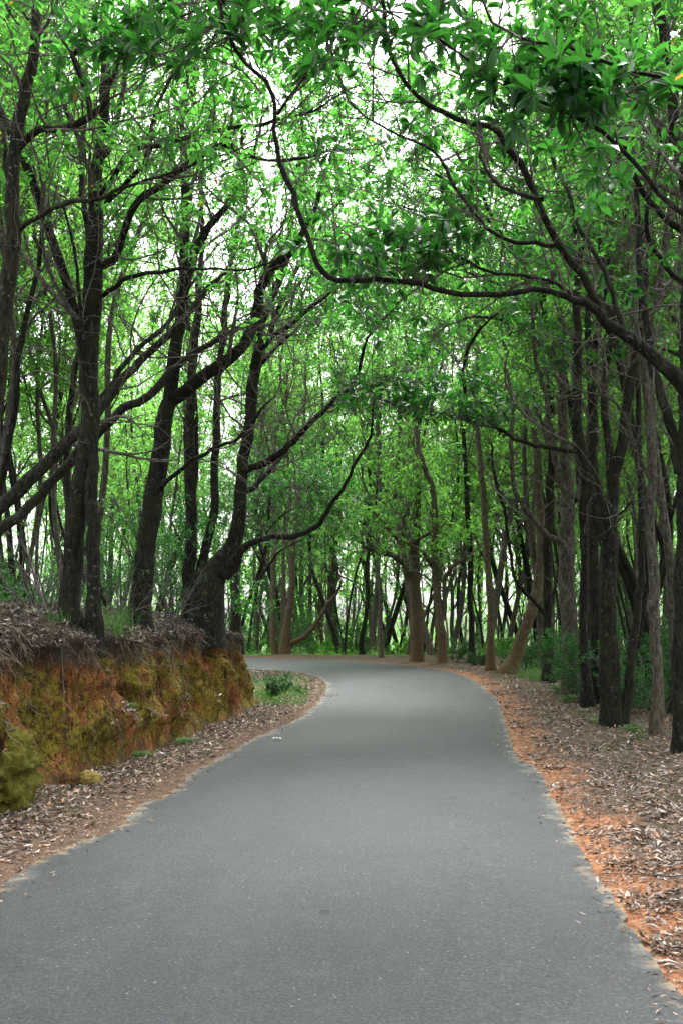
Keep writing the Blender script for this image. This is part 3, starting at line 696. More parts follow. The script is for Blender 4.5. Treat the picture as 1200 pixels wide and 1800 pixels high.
T_('tree', 'broad black forked trunk at the end of the bank with limbs reaching over the road', 15.0,
   [(362, 1098, 76), (366, 1050, 70), (376, 1010, 52), (396, 980, 40), (413, 955, 32), (421, 905, 26), (424, 830, 24), (430, 770, 24), (438, 700, 24), (444, 630, 22), (456, 570, 18), (480, 510, 15), (505, 440, 14), (510, 370, 13), (520, 300, 11), (530, 230, 8)],
   [([(395, 1010, 34), (415, 985, 28), (435, 958, 16), (475, 943, 13), (525, 933, 12), (563, 913, 11), (580, 885, 10), (602, 855, 8), (626, 810, 7), (650, 762, 6), (655, 710, 4)], 15.0, 13.6),
    ([(430, 828, 16), (465, 811, 15), (502, 789, 14), (540, 750, 12), (572, 716, 11), (602, 688, 9), (628, 645, 8), (645, 590, 6), (700, 530, 4)], 15.0, 13.2),
    ([(423, 870, 14), (450, 855, 11), (475, 828, 9), (500, 800, 6)], 15.1, 16.0),
    ([(446, 640, 15), (470, 600, 12), (520, 560, 9), (570, 520, 6), (610, 470, 4)], 15.0, 14.0)],
   'bark_dark', 'leaf', 16, zmin=5.6, dens=0.9, flare=1.0,
   more_trunks=[([(336, 1095, 34), (336, 1040, 28), (335, 950, 25), (334, 860, 24), (336, 760, 22), (341, 660, 18), (348, 560, 14), (355, 430, 10), (350, 300, 7)], 15.2, 15.6),
                ([(352, 1090, 30), (360, 990, 20), (376, 900, 18), (380, 800, 17), (386, 700, 15), (398, 580, 13), (412, 450, 11), (430, 330, 8)], 15.3, 16.4)])
# --- woods on the right
T_('tree', 'rightmost trunk, cut by the frame edge, with a stem forking off up its left side', 11.4,
   [(1193, 1312, 32), (1191, 1150, 30), (1190, 1000, 29), (1192, 880, 30), (1194, 800, 31), (1196, 700, 24), (1200, 600, 20), (1206, 500, 17), (1212, 400, 14)],
   [([(1196, 835, 22), (1186, 775, 22), (1163, 715, 21), (1152, 680, 19), (1143, 630, 17), (1132, 560, 15), (1126, 480, 14), (1122, 380, 12), (1120, 280, 10)], 11.4, 12.2)],
   'bark_dark', 'leaf', 21, zmin=6, dens=0.8, flare=1.15)
T_('tree', 'near tree beyond the right edge whose long dark bough spans the whole road', 6.6,
   [(1330, 1460, 60), (1310, 1200, 52), (1285, 950, 50), (1262, 800, 48), (1250, 740, 46), (1262, 600, 34), (1268, 450, 26), (1275, 300, 20)],
   [([(1252, 760, 40), (1225, 715, 37), (1198, 680, 34), (1160, 642, 28), (1110, 605, 24), (1065, 580, 21), (1030, 555, 18), (995, 538, 13), (940, 531, 12), (880, 538, 12), (840, 540, 12), (790, 535, 12), (745, 523, 12), (695, 521, 12), (648, 519, 12), (603, 520, 12), (578, 505, 12), (556, 468, 12), (535, 405, 12), (514, 352, 12), (489, 298, 11), (484, 245, 10), (488, 198, 9), (466, 155, 9), (428, 115, 8), (402, 66, 8), (386, 0, 7)], 6.6, 6.2),
    ([(1068, 582, 20), (1052, 545, 18), (1028, 482, 17), (988, 428, 16), (955, 360, 15), (928, 295, 15), (895, 250, 14), (866, 228, 13), (815, 218, 12), (762, 190, 11), (716, 148, 10), (690, 95, 10), (675, 40, 9), (668, -10, 8)], 6.6, 5.8),
    ([(975, 428, 10), (935, 424, 9), (898, 415, 9), (846, 390, 8), (802, 340, 8), (772, 278, 7), (745, 255, 6), (690, 236, 5), (640, 205, 4)], 6.25, 6.6),
    ([(1040, 540, 9), (995, 515, 8), (945, 493, 7), (870, 480, 6), (818, 457, 6), (785, 435, 4), (770, 410, 3)], 6.55, 6.6),
    ([(489, 200, 8), (508, 178, 7), (535, 140, 6), (562, 85, 5), (590, 20, 4)], 6.25, 6.0),
    ([(1100, 600, 14), (1075, 520, 12), (1050, 440, 11), (1015, 370, 9), (985, 300, 7), (960, 240, 5)], 6.6, 7.2),
    ([(955, 355, 12), (900, 330, 9), (860, 300, 8), (840, 240, 6)], 6.0, 6.6)],
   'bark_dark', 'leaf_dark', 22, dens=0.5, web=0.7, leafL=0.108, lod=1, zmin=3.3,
   clusters=[(690, 445, 6.6, 110, 45, 26, 'leaf_dark'), (790, 430, 6.6, 60, 45, 12, None), (580, 30, 6.0, 100, 40, 22, None), (330, 60, 6.4, 130, 60, 26, None), (450, 40, 6.2, 60, 50, 12, None)])
T_('tree', 'near tree holding large glossy dark leaves across the upper right of the view', 4.9,
   [(1650, 1600, 90), (1620, 1200, 70), (1560, 800, 52), (1500, 600, 40), (1470, 400, 30), (1480, 100, 22), (1490, -100, 15)],
   [([(1495, 600, 26), (1400, 520, 20), (1300, 450, 15), (1200, 385, 12), (1145, 340, 11), (1100, 285, 10), (1040, 238, 9), (985, 215, 8), (920, 190, 7), (860, 160, 6), (800, 110, 5), (740, 60, 5), (680, 20, 4)], 4.9, 4.9),
    ([(1480, 250, 16), (1380, 200, 12), (1280, 175, 10), (1180, 150, 9), (1080, 120, 8), (980, 90, 7), (900, 60, 6)], 4.9, 4.7)],
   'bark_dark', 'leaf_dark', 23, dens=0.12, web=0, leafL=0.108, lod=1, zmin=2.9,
   clusters=[(1000, 150, 4.8, 150, 60, 27, 'leaf_dark'), (1110, 140, 4.8, 100, 60, 12, None), (880, 90, 4.9, 80, 60, 12, None), (780, 50, 5.0, 70, 40, 9, None), (960, 200, 4.9, 110, 40, 10, None), (1050, 290, 4.7, 30, 25, 2, None)])
T_('tree', 'rising trunk in the upper right corner that bows out through the frame edge', 8.6,
   [(1330, 1390, 44), (1310, 1100, 38), (1290, 800, 34), (1260, 600, 32), (1222, 460, 30), (1195, 350, 28), (1180, 260, 26), (1168, 170, 24), (1158, 80, 22), (1142, 0, 19), (1130, -90, 17)],
   [([(1180, 260, 14), (1150, 210, 10), (1120, 160, 7), (1100, 80, 5)], 8.6, 8.2),
    ([(1210, 420, 16), (1170, 395, 13), (1135, 350, 12), (1110, 300, 10), (1090, 240, 7)], 8.6, 8.0),
    ([(1240, 520, 16), (1190, 490, 12), (1150, 440, 11), (1140, 380, 9), (1150, 300, 7), (1165, 240, 5)], 8.6, 8.0)], 'bark_dark', 'leaf', 24, zmin=4.6, dens=0.6)
T_('tree', 'straight speckled grey trunk, second in from the right edge', 12.8,
   [(1156, 1304, 25), (1150, 1200, 23), (1147, 1080, 21), (1142, 960, 20), (1141, 850, 18), (1138, 760, 17), (1128, 660, 16), (1116, 560, 15), (1112, 450, 13), (1118, 300, 11), (1110, 150, 9)],
   [([(1140, 840, 8), (1118, 790, 7), (1105, 740, 6), (1070, 700, 5), (1030, 690, 3)], 12.8, 12.0)], 'bark_grey', 'leaf', 25, zmin=6.3, web=0.5, dens=0.8)
T_('tree', 'thin dark trunk leaning right out of the foot of the thickest dark trunk', 14.0,
   [(1092, 1284, 26), (1102, 1220, 20), (1112, 1140, 17), (1121, 1060, 16), (1128, 960, 14), (1126, 860, 13), (1124, 760, 12), (1118, 640, 12), (1105, 520, 10), (1100, 400, 8)], [], 'bark_dark', 'leaf', 26, zmin=6.3, web=0.5, dens=0.8, flare=1.1)
T_('tree', 'thickest dark trunk on the right, dividing into two rising stems', 14.0,
   [(1073, 1282, 48), (1077, 1200, 44), (1075, 1130, 38), (1068, 1060, 36), (1066, 980, 36), (1066, 920, 30), (1072, 860, 25), (1084, 790, 23), (1096, 710, 22), (1110, 640, 21), (1122, 560, 18), (1130, 450, 15), (1128, 330, 13), (1120, 200, 10)],
   [([(1062, 945, 28), (1048, 905, 23), (1036, 850, 20), (1022, 790, 19), (1012, 720, 18), (1007, 630, 17), (1005, 540, 15), (1008, 440, 13), (1000, 330, 10)], 14.0, 13.8),
    ([(1072, 850, 17), (1068, 770, 16), (1066, 680, 15), (1072, 600, 13), (1060, 500, 11), (1052, 400, 9)], 14.0, 14.4),
    ([(1066, 955, 7), (1072, 922, 6), (1090, 905, 5), (1110, 880, 4)], 13.8, 13.0)], 'bark_dark', 'leaf', 27, zmin=6.3, web=0.5, dens=0.7, flare=1.12)
T_('tree', 'very dark thick trunk seen behind the thickest dark one', 17.5,
   [(1052, 1230, 30), (1052, 1150, 28), (1050, 1050, 26), (1046, 960, 24), (1040, 860, 20), (1045, 740, 18), (1040, 600, 14), (1035, 450, 10)], [], 'bark_dark', 'leaf', 28, zmin=5.5, web=0.5, dens=0.9)
T_('tree', 'stout grey-brown trunk with ferns at its foot, forking at mid height', 18.4,
   [(1003, 1232, 38), (1003, 1150, 34), (1003, 1050, 33), (1003, 960, 32), (1005, 880, 29), (1000, 810, 22), (994, 730, 18), (988, 640, 15), (980, 520, 13), (975, 400, 10), (985, 280, 8)],
   [([(1000, 890, 18), (985, 852, 16), (974, 812, 14), (966, 752, 12), (958, 690, 10), (940, 620, 8), (935, 540, 6)], 18.4, 18.0),
    ([(1002, 1005, 14), (988, 960, 13), (962, 945, 12), (938, 922, 11), (914, 895, 10), (899, 860, 9), (895, 790, 8), (895, 720, 8), (890, 650, 6)], 18.2, 17.0),
    ([(1008, 880, 14), (1022, 830, 12), (1030, 760, 10), (1040, 680, 8)], 18.5, 19.5)], 'bark_grey', 'leaf', 29, zmin=6.2, web=0.5, dens=0.8, flare=1.2)
T_('tree', 'straight dark trunk with a thin snaking side branch on its left', 22.5,
   [(962, 1202, 22), (962, 1120, 20), (962, 1000, 19), (962, 900, 18), (961, 800, 16), (959, 700, 14), (956, 600, 12), (950, 500, 10), (948, 380, 8)],
   [([(960, 1086, 8), (940, 1062, 8), (920, 1042, 8), (902, 1015, 7), (897, 960, 7), (884, 890, 7), (868, 838, 6), (862, 780, 5)], 22.4, 21.4)], 'bark_dark', 'leaf', 30, zmin=6, web=0.5, dens=0.9)
T_('tree', 'thin tree whose arching branch carries a dark leafy spray over the road', 16.6,
   [(1032, 1232, 20), (1028, 1100, 17), (1030, 950, 15), (1026, 860, 14), (1018, 798, 13), (1012, 700, 10), (1010, 600, 8)],
   [([(1018, 797, 10), (975, 792, 9), (925, 775, 8), (890, 760, 8), (858, 740, 8), (826, 715, 8), (812, 688, 8), (808, 650, 7), (820, 615, 7), (842, 580, 6), (875, 550, 4)], 16.6, 13.6),
    ([(890, 760, 7), (850, 748, 6), (810, 742, 5), (760, 725, 4), (700, 712, 3), (660, 700, 3)], 14.9, 13.6)],
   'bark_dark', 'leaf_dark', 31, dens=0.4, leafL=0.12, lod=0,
   clusters=[(755, 695, 13.9, 120, 44, 62, None), (850, 705, 14, 60, 36, 22, None), (690, 690, 13.6, 60, 32, 14, None)])
T_('tree', 'orange-brown trunk leaning steeply to the right beside the leafy verge', 25.0,
   [(888, 1186, 34), (904, 1150, 27), (920, 1100, 24), (934, 1060, 23), (945, 1015, 22), (951, 970, 20), (952, 900, 16), (945, 820, 13), (940, 720, 10), (935, 600, 8)], [], 'bark_rust', 'leaf', 32, zmin=5, dens=0.9, flare=1.3)
T_('tree', 'thin knotty trunk left of the leaning orange-brown one', 27.0,
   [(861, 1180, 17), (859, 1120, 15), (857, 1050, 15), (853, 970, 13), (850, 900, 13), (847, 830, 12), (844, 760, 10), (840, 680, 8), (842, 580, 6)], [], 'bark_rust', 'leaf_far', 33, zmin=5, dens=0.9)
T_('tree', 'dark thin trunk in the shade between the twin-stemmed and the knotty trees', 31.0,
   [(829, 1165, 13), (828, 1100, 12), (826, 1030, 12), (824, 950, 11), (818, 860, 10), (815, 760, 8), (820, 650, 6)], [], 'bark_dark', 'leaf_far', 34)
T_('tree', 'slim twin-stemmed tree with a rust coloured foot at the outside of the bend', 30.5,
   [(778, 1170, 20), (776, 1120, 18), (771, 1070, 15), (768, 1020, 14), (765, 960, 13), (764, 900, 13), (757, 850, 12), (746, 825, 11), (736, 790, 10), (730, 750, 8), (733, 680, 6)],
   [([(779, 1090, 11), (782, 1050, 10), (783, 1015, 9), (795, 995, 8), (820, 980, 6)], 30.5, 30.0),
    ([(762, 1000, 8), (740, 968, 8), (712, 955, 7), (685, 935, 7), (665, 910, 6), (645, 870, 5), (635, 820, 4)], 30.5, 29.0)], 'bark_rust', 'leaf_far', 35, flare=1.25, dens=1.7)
T_('tree', 'thickest rust footed tree at the outside of the bend with a limb sweeping left', 31.5,
   [(732, 1172, 29), (732, 1120, 27), (731, 1060, 26), (729, 1020, 25), (730, 980, 18), (733, 920, 15), (735, 850, 12), (732, 770, 9), (728, 680, 7)],
   [([(724, 1022, 14), (712, 1000, 12), (690, 978, 11), (655, 967, 9), (625, 945, 8), (604, 920, 7), (590, 885, 5)], 31.5, 30.0),
    ([(718, 1040, 12), (708, 980, 10), (704, 900, 9), (700, 830, 8), (702, 750, 6)], 31.6, 32.4),
    ([(736, 1000, 10), (722, 960, 6), (760, 930, 6), (755, 900, 4)], 31.5, 31.0)], 'bark_rust', 'leaf_far', 36, flare=1.2, dens=1.7)
T_('tree', 'rust footed tree with several stems standing across the road past the end of the bank', 36.8,
   [(500, 1163, 26), (500, 1130, 20), (507, 1080, 16), (513, 1020, 14), (516, 960, 12), (524, 900, 9), (530, 820, 6)],
   [([(510, 1132, 11), (535, 1118, 10), (556, 1092, 9), (572, 1062, 8), (590, 1040, 6), (600, 1020, 4)], 36.8, 35.4)], 'bark_rust', 'leaf_far', 37, flare=1.2,
   more_trunks=[([(484, 1163, 14), (483, 1120, 13), (482, 1050, 12), (484, 960, 10), (480, 860, 7)], 36.9, 37.5), ([(493, 1160, 10), (495, 1100, 10), (496, 1040, 9), (500, 960, 7)], 37.0, 38)])
T_('tree', 'dark crooked thin tree straight ahead beyond the bend', 39.0,
   [(637, 1160, 10), (634, 1130, 10), (640, 1090, 9), (646, 1050, 9), (645, 1000, 8), (652, 950, 7), (648, 880, 6)], [], 'bark_dark', 'leaf_far', 38)

T_('tree', 'small dark evergreen tree with a drooping crown past the end of the bank', 25.6,
   [(405, 1186, 9), (418, 1120, 8), (440, 1050, 7), (462, 980, 6), (470, 920, 5), (476, 870, 4)],
   [([(458, 1020, 5), (480, 985, 4), (505, 960, 3), (530, 950, 3)], 27.0, 26.2), ([(460, 990, 5), (440, 950, 4), (420, 930, 3)], 27.0, 26.5), ([(465, 940, 5), (495, 905, 4), (530, 890, 3)], 27.0, 26.4), ([(470, 900, 4), (505, 860, 3), (540, 855, 3)], 27.0, 26.4)],
   'bark_dark', 'leaf_dark', 41, zmin=2.6, dens=1.6, ext=False, leafL=0.10)
T_('tree', 'slender tree behind the stout trunk arching far left over the road', 19.5,
   [(1030, 1222, 22), (1028, 1100, 20), (1024, 980, 18), (1018, 850, 16), (1000, 720, 14), (970, 600, 13), (930, 500, 11), (880, 420, 9), (830, 360, 8), (770, 310, 6), (710, 290, 5)],
   [([(985, 650, 9), (930, 590, 7), (870, 560, 6), (800, 560, 4), (740, 590, 3)], 19.5, 18.5), ([(930, 500, 8), (870, 500, 6), (800, 480, 5), (720, 470, 4), (650, 480, 3)], 19.5, 18.0),
    ([(880, 420, 8), (850, 340, 7), (800, 260, 6), (740, 200, 4)], 19.5, 20.0), ([(830, 360, 7), (780, 380, 5), (720, 370, 4), (650, 350, 3)], 19.5, 19.0), ([(950, 540, 8), (950, 450, 7), (920, 350, 6), (900, 240, 4)], 19.5, 20.5)],
   'bark_dark', 'leaf', 42, zmin=4.6, dens=1.7, ext=False, nl=8)
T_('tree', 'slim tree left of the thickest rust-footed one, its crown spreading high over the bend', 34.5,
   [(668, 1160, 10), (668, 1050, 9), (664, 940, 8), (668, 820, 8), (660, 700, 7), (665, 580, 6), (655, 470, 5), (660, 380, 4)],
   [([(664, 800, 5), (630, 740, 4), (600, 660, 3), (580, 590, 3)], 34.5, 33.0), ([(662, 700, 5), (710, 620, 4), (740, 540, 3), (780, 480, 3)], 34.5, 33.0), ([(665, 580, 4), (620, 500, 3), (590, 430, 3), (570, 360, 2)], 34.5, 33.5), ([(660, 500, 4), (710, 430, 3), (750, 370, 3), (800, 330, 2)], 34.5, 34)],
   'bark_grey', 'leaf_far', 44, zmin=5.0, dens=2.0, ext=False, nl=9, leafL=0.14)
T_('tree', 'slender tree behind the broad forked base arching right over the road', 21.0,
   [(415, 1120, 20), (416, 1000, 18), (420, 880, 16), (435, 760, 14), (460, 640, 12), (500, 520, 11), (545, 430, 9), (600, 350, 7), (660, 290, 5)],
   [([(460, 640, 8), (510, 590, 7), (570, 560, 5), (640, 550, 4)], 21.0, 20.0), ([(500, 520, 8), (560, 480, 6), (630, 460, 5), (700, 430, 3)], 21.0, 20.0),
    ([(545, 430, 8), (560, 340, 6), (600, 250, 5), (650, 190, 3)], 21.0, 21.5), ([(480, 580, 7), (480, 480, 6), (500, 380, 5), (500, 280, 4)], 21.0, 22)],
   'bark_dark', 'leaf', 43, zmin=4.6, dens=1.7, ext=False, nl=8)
# --- the rest of the wood: ten grown forms, each tree placed as an object of its own
def generic(seed, height, lean, leafm, bark, crown_base, fork, rr=None):
    rng = np.random.default_rng(seed)
    n = int(height / 0.4); d = norm(np.array([rng.normal(0, lean), rng.normal(0, lean), 1.0])); p = np.zeros(3); pts = [p - [0, 0, 1.0], p]
    sw = rng.uniform(0, 6.28)
    for i in range(n):
        d = norm(d + rng.normal(0, 0.045, 3) + np.array([0.035 * math.sin(sw + i * 0.35), 0.035 * math.cos(sw + i * 0.3), 0.05])); p = p + d * 0.4; pts.append(p)
    pts = np.array(pts); r0 = rr or rng.uniform(0.09, 0.17); rad = np.linspace(r0, 0.02, len(pts)) * (1 + 0.5 * np.exp(-np.clip(pts[:, 2], 0, None) / 0.25))
    tmb = MB(); trunk_tube(tmb, pts, rad, 9, 0.06, 0.03, rng)
    lines, rads = [pts[pts[:, 2] > crown_base]], [rad[pts[:, 2] > crown_base]]
    twg, crn = MB(), MB()
    L_, R_ = spawn(pts[None], rad[None], fork, 0.22 if rr is None else 0.35, 0.9, (2.0, 4.6) if rr is None else (1.2, 2.8), (0.45, 1.0), 14, 0.09, 0.09, 0.6, rng, 0.02, 0.45)
    tubes(twg, L_, R_, 6)
    for a, r in zip(L_, R_): lines.append(a); rads.append(r)
    grow(lines, rads, twg, crn, rng, n1=7, n2=4, n3=4, L1=(0.9, 2.2), leafL=0.135, zmin=crown_base, lod=0, nleaf=7, tmin=0.15, bare=0.45)
    return (tmb.mesh('trunk', M[bark]), twg.mesh('branches', M[bark if bark != 'bark_dark' else 'twig']), crn.mesh('crown', M[leafm]))
FORMS = [generic(100 + i, [15, 17, 14, 18, 16, 15, 12, 17][i], 0.10, 'leaf_far', ['bark_grey', 'bark_grey', 'bark_rust', 'bark_dark', 'bark_grey', 'bark_rust', 'bark_grey', 'bark_dark'][i], [2.6, 3.4, 1.9, 4.2, 2.8, 2.2, 1.6, 3.6][i], [11, 10, 11, 10, 11, 11, 11, 10][i]) for i in range(8)]
def slim(seed, height, r0, bark):
    global SLIM_R
    return generic(seed, height, 0.09, 'leaf_far', bark, 6.0, 6, r0)
SLIM = [slim(150 + i, [13, 14.5, 12, 15][i], [0.05, 0.07, 0.06, 0.085][i], ['bark_dark', 'bark_grey', 'bark_grey', 'bark_dark'][i]) for i in range(4)]
LAB = {'ahead': ('slender far trunk hidden among many deep in the wood beyond the bend', 'trees deep in the wood beyond the bend'),
       'left': ('slender grey tree among many in the wood behind the left bank', 'trees in the wood behind the bank'),
       'right': ('slender grey tree among many in the shady wood behind the right verge', 'trees in the wood behind the right verge'),
       'rear': ('unseen tree behind or beside the camera, added to block low sky light', 'unseen trees added to block low sky light')}
placed = [(r.location.x, r.location.y) for r, o in ALLTREES]
FORMED = []
def put_form(x, y, zone, sc=1.0, form=None, names=('trunk', 'branches', 'crown')):
    z, _ = drop(x, y)
    r = thing('tree', LAB[zone][0], 'tree', (x, y, z - 0.05), LAB[zone][1])
    r.rotation_euler = (0, 0, random.uniform(0, 6.28)); r.scale = (sc, sc, sc * random.uniform(0.92, 1.12))
    f = (SLIM[random.randrange(4)] if form == 'slim' else FORMS[random.randrange(8)])
    for nme, me in zip(names, f):
        o = link(nme, me, r)
        if nme != 'trunk': o['kind'] = 'stuff'
    placed.append((x, y)); FORMED.append((zone, x, y, r))
def scatter(n, xr, yr, zone, mind, cond, sc=(0.85, 1.15), form=None):
    c = 0; tries = 0
    while c < n and tries < n * 60:
        tries += 1
        y = random.uniform(*yr); x = random.uniform(*xr) if not callable(xr) else xr(y)
        if not cond(x, y) or any((x - a) ** 2 + (y - b_) ** 2 < mind ** 2 for a, b_ in placed): continue
        put_form(x, y, zone, random.uniform(*sc), form); c += 1
scatter(84, lambda y: random.uniform(-0.36, 0.36) * y, (37.5, 72), 'ahead', 1.3, lambda x, y: (x / y > -0.10 or random.random() < 0.35) and not (y < 45 and -15 < x < 0), (0.95, 1.4))
scatter(52, lambda y: random.uniform(-0.33, 0.33) * y, (37.3, 62), 'ahead', 0.75, lambda x, y: True, (0.9, 1.3), 'slim')
scatter(24, lambda y: random.uniform(-0.40, -0.15) * y, (13, 26), 'left', 0.7, lambda x, y: x < -3.4 - 0.05 * y and not inside(np.array([x]), np.array([y]))[0], (0.8, 1.1), 'slim')
scatter(34, lambda y: random.uniform(0.17, 0.36) * y, (15, 38), 'right', 0.7, lambda x, y: x > 4.6, (0.8, 1.15), 'slim')
scatter(8, lambda y: random.uniform(-0.75, -0.22) * y, (17.5, 27), 'left', 1.5, lambda x, y: x < -5.2)
scatter(6, lambda y: random.uniform(-0.95, -0.2) * y, (11.5, 19), 'left', 1.3, lambda x, y: x < -3.6 and y > 11.5)
scatter(12, lambda y: random.uniform(0.19, 0.60) * y, (15, 38), 'right', 1.3, lambda x, y: x > 5.3)
scatter(4, lambda y: random.uniform(0.42, 1.2) * y, (8, 16), 'right', 1.6, lambda x, y: x > 5.2)
scatter(9, (-14, 14), (-14, 2), 'rear', 2.2, lambda x, y: x > 4.0 or x < -5.5)  # out-of-view trees round the camera, added to keep low sky light off the trunks


ANCH = {'ahead': [(455, 'the end of the bank'), (500, 'the several-stemmed tree'), (637, 'the crooked tree'), (732, 'the thick rust-footed tree'), (778, 'the twin-stemmed tree'), (861, 'the knotty trunk'), (962, 'the straight trunk'), (1003, 'the stout trunk')],
        'left': [(0, 'the frame edge'), (40, 'the thin leaning stem'), (150, 'the double trunk'), (262, 'the leaning dark trunk'), (370, 'the broad forked base'), (450, 'the end of the bank')],
        'right': [(861, 'the knotty trunk'), (962, 'the straight trunk'), (1003, 'the stout trunk'), (1075, 'the thickest trunk'), (1155, 'the speckled trunk'), (1200, 'the right edge')]}
RANK = ['nearest', 'second nearest', 'third nearest', 'fourth nearest']
def name_ones(items, zone, noun, most=4):
    """gives the nearer ones that stand between two landmarks a label of their own"""
    an = ANCH[zone]
    for (a, na), (b_, nb_) in zip(an[:-1], an[1:]):
        ins_ = sorted([(y, o) for (x, y, o) in items if a < 600 + FPX * x / y <= b_], key=lambda q: q[0])
        for k, (y, o) in enumerate(ins_[:most]): o['label'] = f"{RANK[k]} {noun}, between {na} and {nb_}"
for zone, noun in (('ahead', 'trunk beyond the bend'), ('left', 'tree behind the bank'), ('right', 'tree of the right wood')):
    name_ones([(x, y, o) for z_, x, y, o in FORMED if z_ == zone], zone, noun)
# ------------------------------------------------------------------ shrubs, ferns, grass
def bush_form(seed, h, w, n, leafL, mat, bare=0.1, nleaf=6):
    rng = np.random.default_rng(seed); stems, rs = [], []
    for i in range(n):
        a = rng.uniform(0, 6.28); d = norm(np.array([math.cos(a) * w / h * rng.uniform(0.2, 1.1), math.sin(a) * w / h * rng.uniform(0.2, 1.1), 1.0])); p = np.array([rng.normal(0, 0.06), rng.normal(0, 0.06), -0.05]); pts = [p]
        L = h * rng.uniform(0.7, 1.15)
        for k in range(7): d = norm(d + rng.normal(0, 0.1, 3)); p = p + d * L / 7; pts.append(p)
        stems.append(pts); rs.append(np.linspace(0.012, 0.004, 8))
    st_, rs = np.array(stems), np.array(rs)
    tw, lf = MB(), MB(); tubes(tw, st_, rs, 4)
    b1, rb = spawn(st_, rs, 6, 0.15, 1.0, (0.25 * h, 0.5 * h), (0.5, 1.1), 5, 0.2, 0.03, 0.6, rng, 0.002)
    c1, rc = spawn(b1, rb, 4, 0.2, 1.0, (0.1 * h, 0.22 * h), (0.5, 1.1), 3, 0.2, 0.0, 0.6, rng, 0.0015)
    tubes(tw, b1, rb, 3); tubes(tw, c1, rc, 3)
    tips = np.concatenate([c1[:, -1], b1[:, -1], c1[:, 1]]); dirs = norm(np.concatenate([c1[:, -1] - c1[:, -2], b1[:, -1] - b1[:, -2], c1[:, 1] - c1[:, 0]]))
    k = rng.random(len(tips)) > bare; tips, dirs = tips[k], dirs[k]
    if len(tips):
        base, ax, nr = leaf_frames(tips, dirs, nleaf, rng); L = rng.uniform(0.6, 1.2, len(base)) * leafL
        add_leaves(lf, base, ax, nr, L, L * 0.42, 0)
    return tw.mesh('stems', M['twig']), (lf.mesh('leaves', M[mat]) if lf.nv else None)
B_dark = bush_form(201, 1.5, 1.1, 9, 0.075, 'leaf_dark'); B_mid = bush_form(202, 1.0, 0.9, 8, 0.07, 'leaf_shrub'); B_low = bush_form(203, 0.5, 0.7, 10, 0.055, 'leaf_shrub')
B_bare = bush_form(204, 1.1, 0.5, 8, 0.05, 'leaf_shrub', 0.97, 3); B_tall = bush_form(205, 2.6, 1.8, 12, 0.09, 'leaf_dark')
B_bright = bush_form(206, 1.1, 1.0, 10, 0.11, 'leaf_far')
def put_bush(form, x, y, label, sc=1.0, group=None, name='shrub', cat='shrub', dz=0.0):
    z, _ = drop(x, y); r = thing(name, label, cat, (x, y, z + dz), group)
    r.rotation_euler = (0, 0, random.uniform(0, 6.28)); r.scale = (sc, sc, sc * random.uniform(0.85, 1.15))
    link('stems', form[0], r)
    if form[1]: link('leaves', form[1], r, kind='stuff')
    return r
def at_ground(px, py): return G(px, py)
x, y = at_ground(505, 1222); put_bush(B_low, x - 0.15, y, 'low green shrub on the inside of the bend just past the end of the bank', 0.8)
x, y = at_ground(487, 1206); put_bush(B_mid, x, y + 0.4, 'taller twiggy shrub behind the low one past the end of the bank', 0.36)
x, y = at_ground(470, 1228); put_bush(B_low, x + 0.1, y, 'small leafy plant touching the right foot of the clay bank', 0.7, None, 'plant', 'plant')
x, y = at_ground(528, 1222); put_bush(B_low, x, y, 'little plant at the road side corner of the shrub patch', 0.38, None, 'plant', 'plant')
for (px, Y, s_, f, lb) in [
                           (215, 14.5, 0.5, B_tall, 'dark evergreen shrub between the double trunk and the leaning trunk'), (300, 15.6, 0.6, B_tall, 'dark shrub filling the gap right of the leaning trunk'),
                           (30, 15, 0.6, B_mid, 'loose shrub on the litter slope at the left edge'), (385, 17.5, 0.85, B_tall, 'dark shrub tucked behind the right side of the broad base')]:
    put_bush(f, (px - 600) / FPX * Y, Y, lb, s_)
for (px, Y, s_, lb) in [(95, 11.6, 1.0, 'bare upright brush left of the double trunk'), (62, 12.2, 1.2, 'bare twiggy brush at the left end of the slope'), (215, 12.0, 0.8, 'bare brush right of the double trunk'), (300, 13.2, 0.8, 'tangle of bare twigs right of the leaning trunk')]:
    put_bush(B_bare, (px - 600) / FPX * Y, Y, lb, s_)
for (px, py, s_, f, lb) in [(1020, 1225, 0.9, B_dark, 'dark shrub behind the foot of the stout grey-brown trunk'), (1035, 1240, 0.8, B_dark, 'dark shrub in the gap left of the thickest dark trunk'),
                            (1130, 1262, 0.75, B_mid, 'green shrub in the gap right of the thickest dark trunk'), (1172, 1268, 0.9, B_dark, 'dark shrub between the two rightmost trunks'),
                            (1140, 1250, 0.9, B_dark, 'dark shrub behind the speckled grey trunk'), (930, 1185, 0.9, B_mid, 'green shrub right of the leaning orange-brown trunk'),
                            (805, 1166, 0.8, B_mid, 'dark low shrub right of the twin-stemmed tree'), (845, 1172, 0.9, B_low, 'low plants beside the knotty thin trunk')]:
    x, y = at_ground(px, py); put_bush(f, x, y + 0.3, lb, s_)
anch = []
def many_bush(n, xr, yr, forms, label, group, cond=lambda x, y: True, sc=(0.7, 1.4), zone='ahead'):
    c = 0; got = []
    while c < n:
        y = random.uniform(*yr); x = random.uniform(*xr) * y
        if not cond(x, y): continue
        got.append((x, y, put_bush(random.choice(forms), x, y, label, random.uniform(*sc), group))); c += 1
    name_ones(got, zone, {'ahead': 'shrub beyond the bend', 'left': 'shrub behind the bank', 'right': 'shrub of the right wood'}[zone], 4)
many_bush(60, (-0.36, 0.36), (38.2, 60), [B_bright, B_mid, B_bright, B_tall], 'leafy green shrub among the trunks beyond the bend', 'shrubs beyond the bend', sc=(0.8, 1.6))
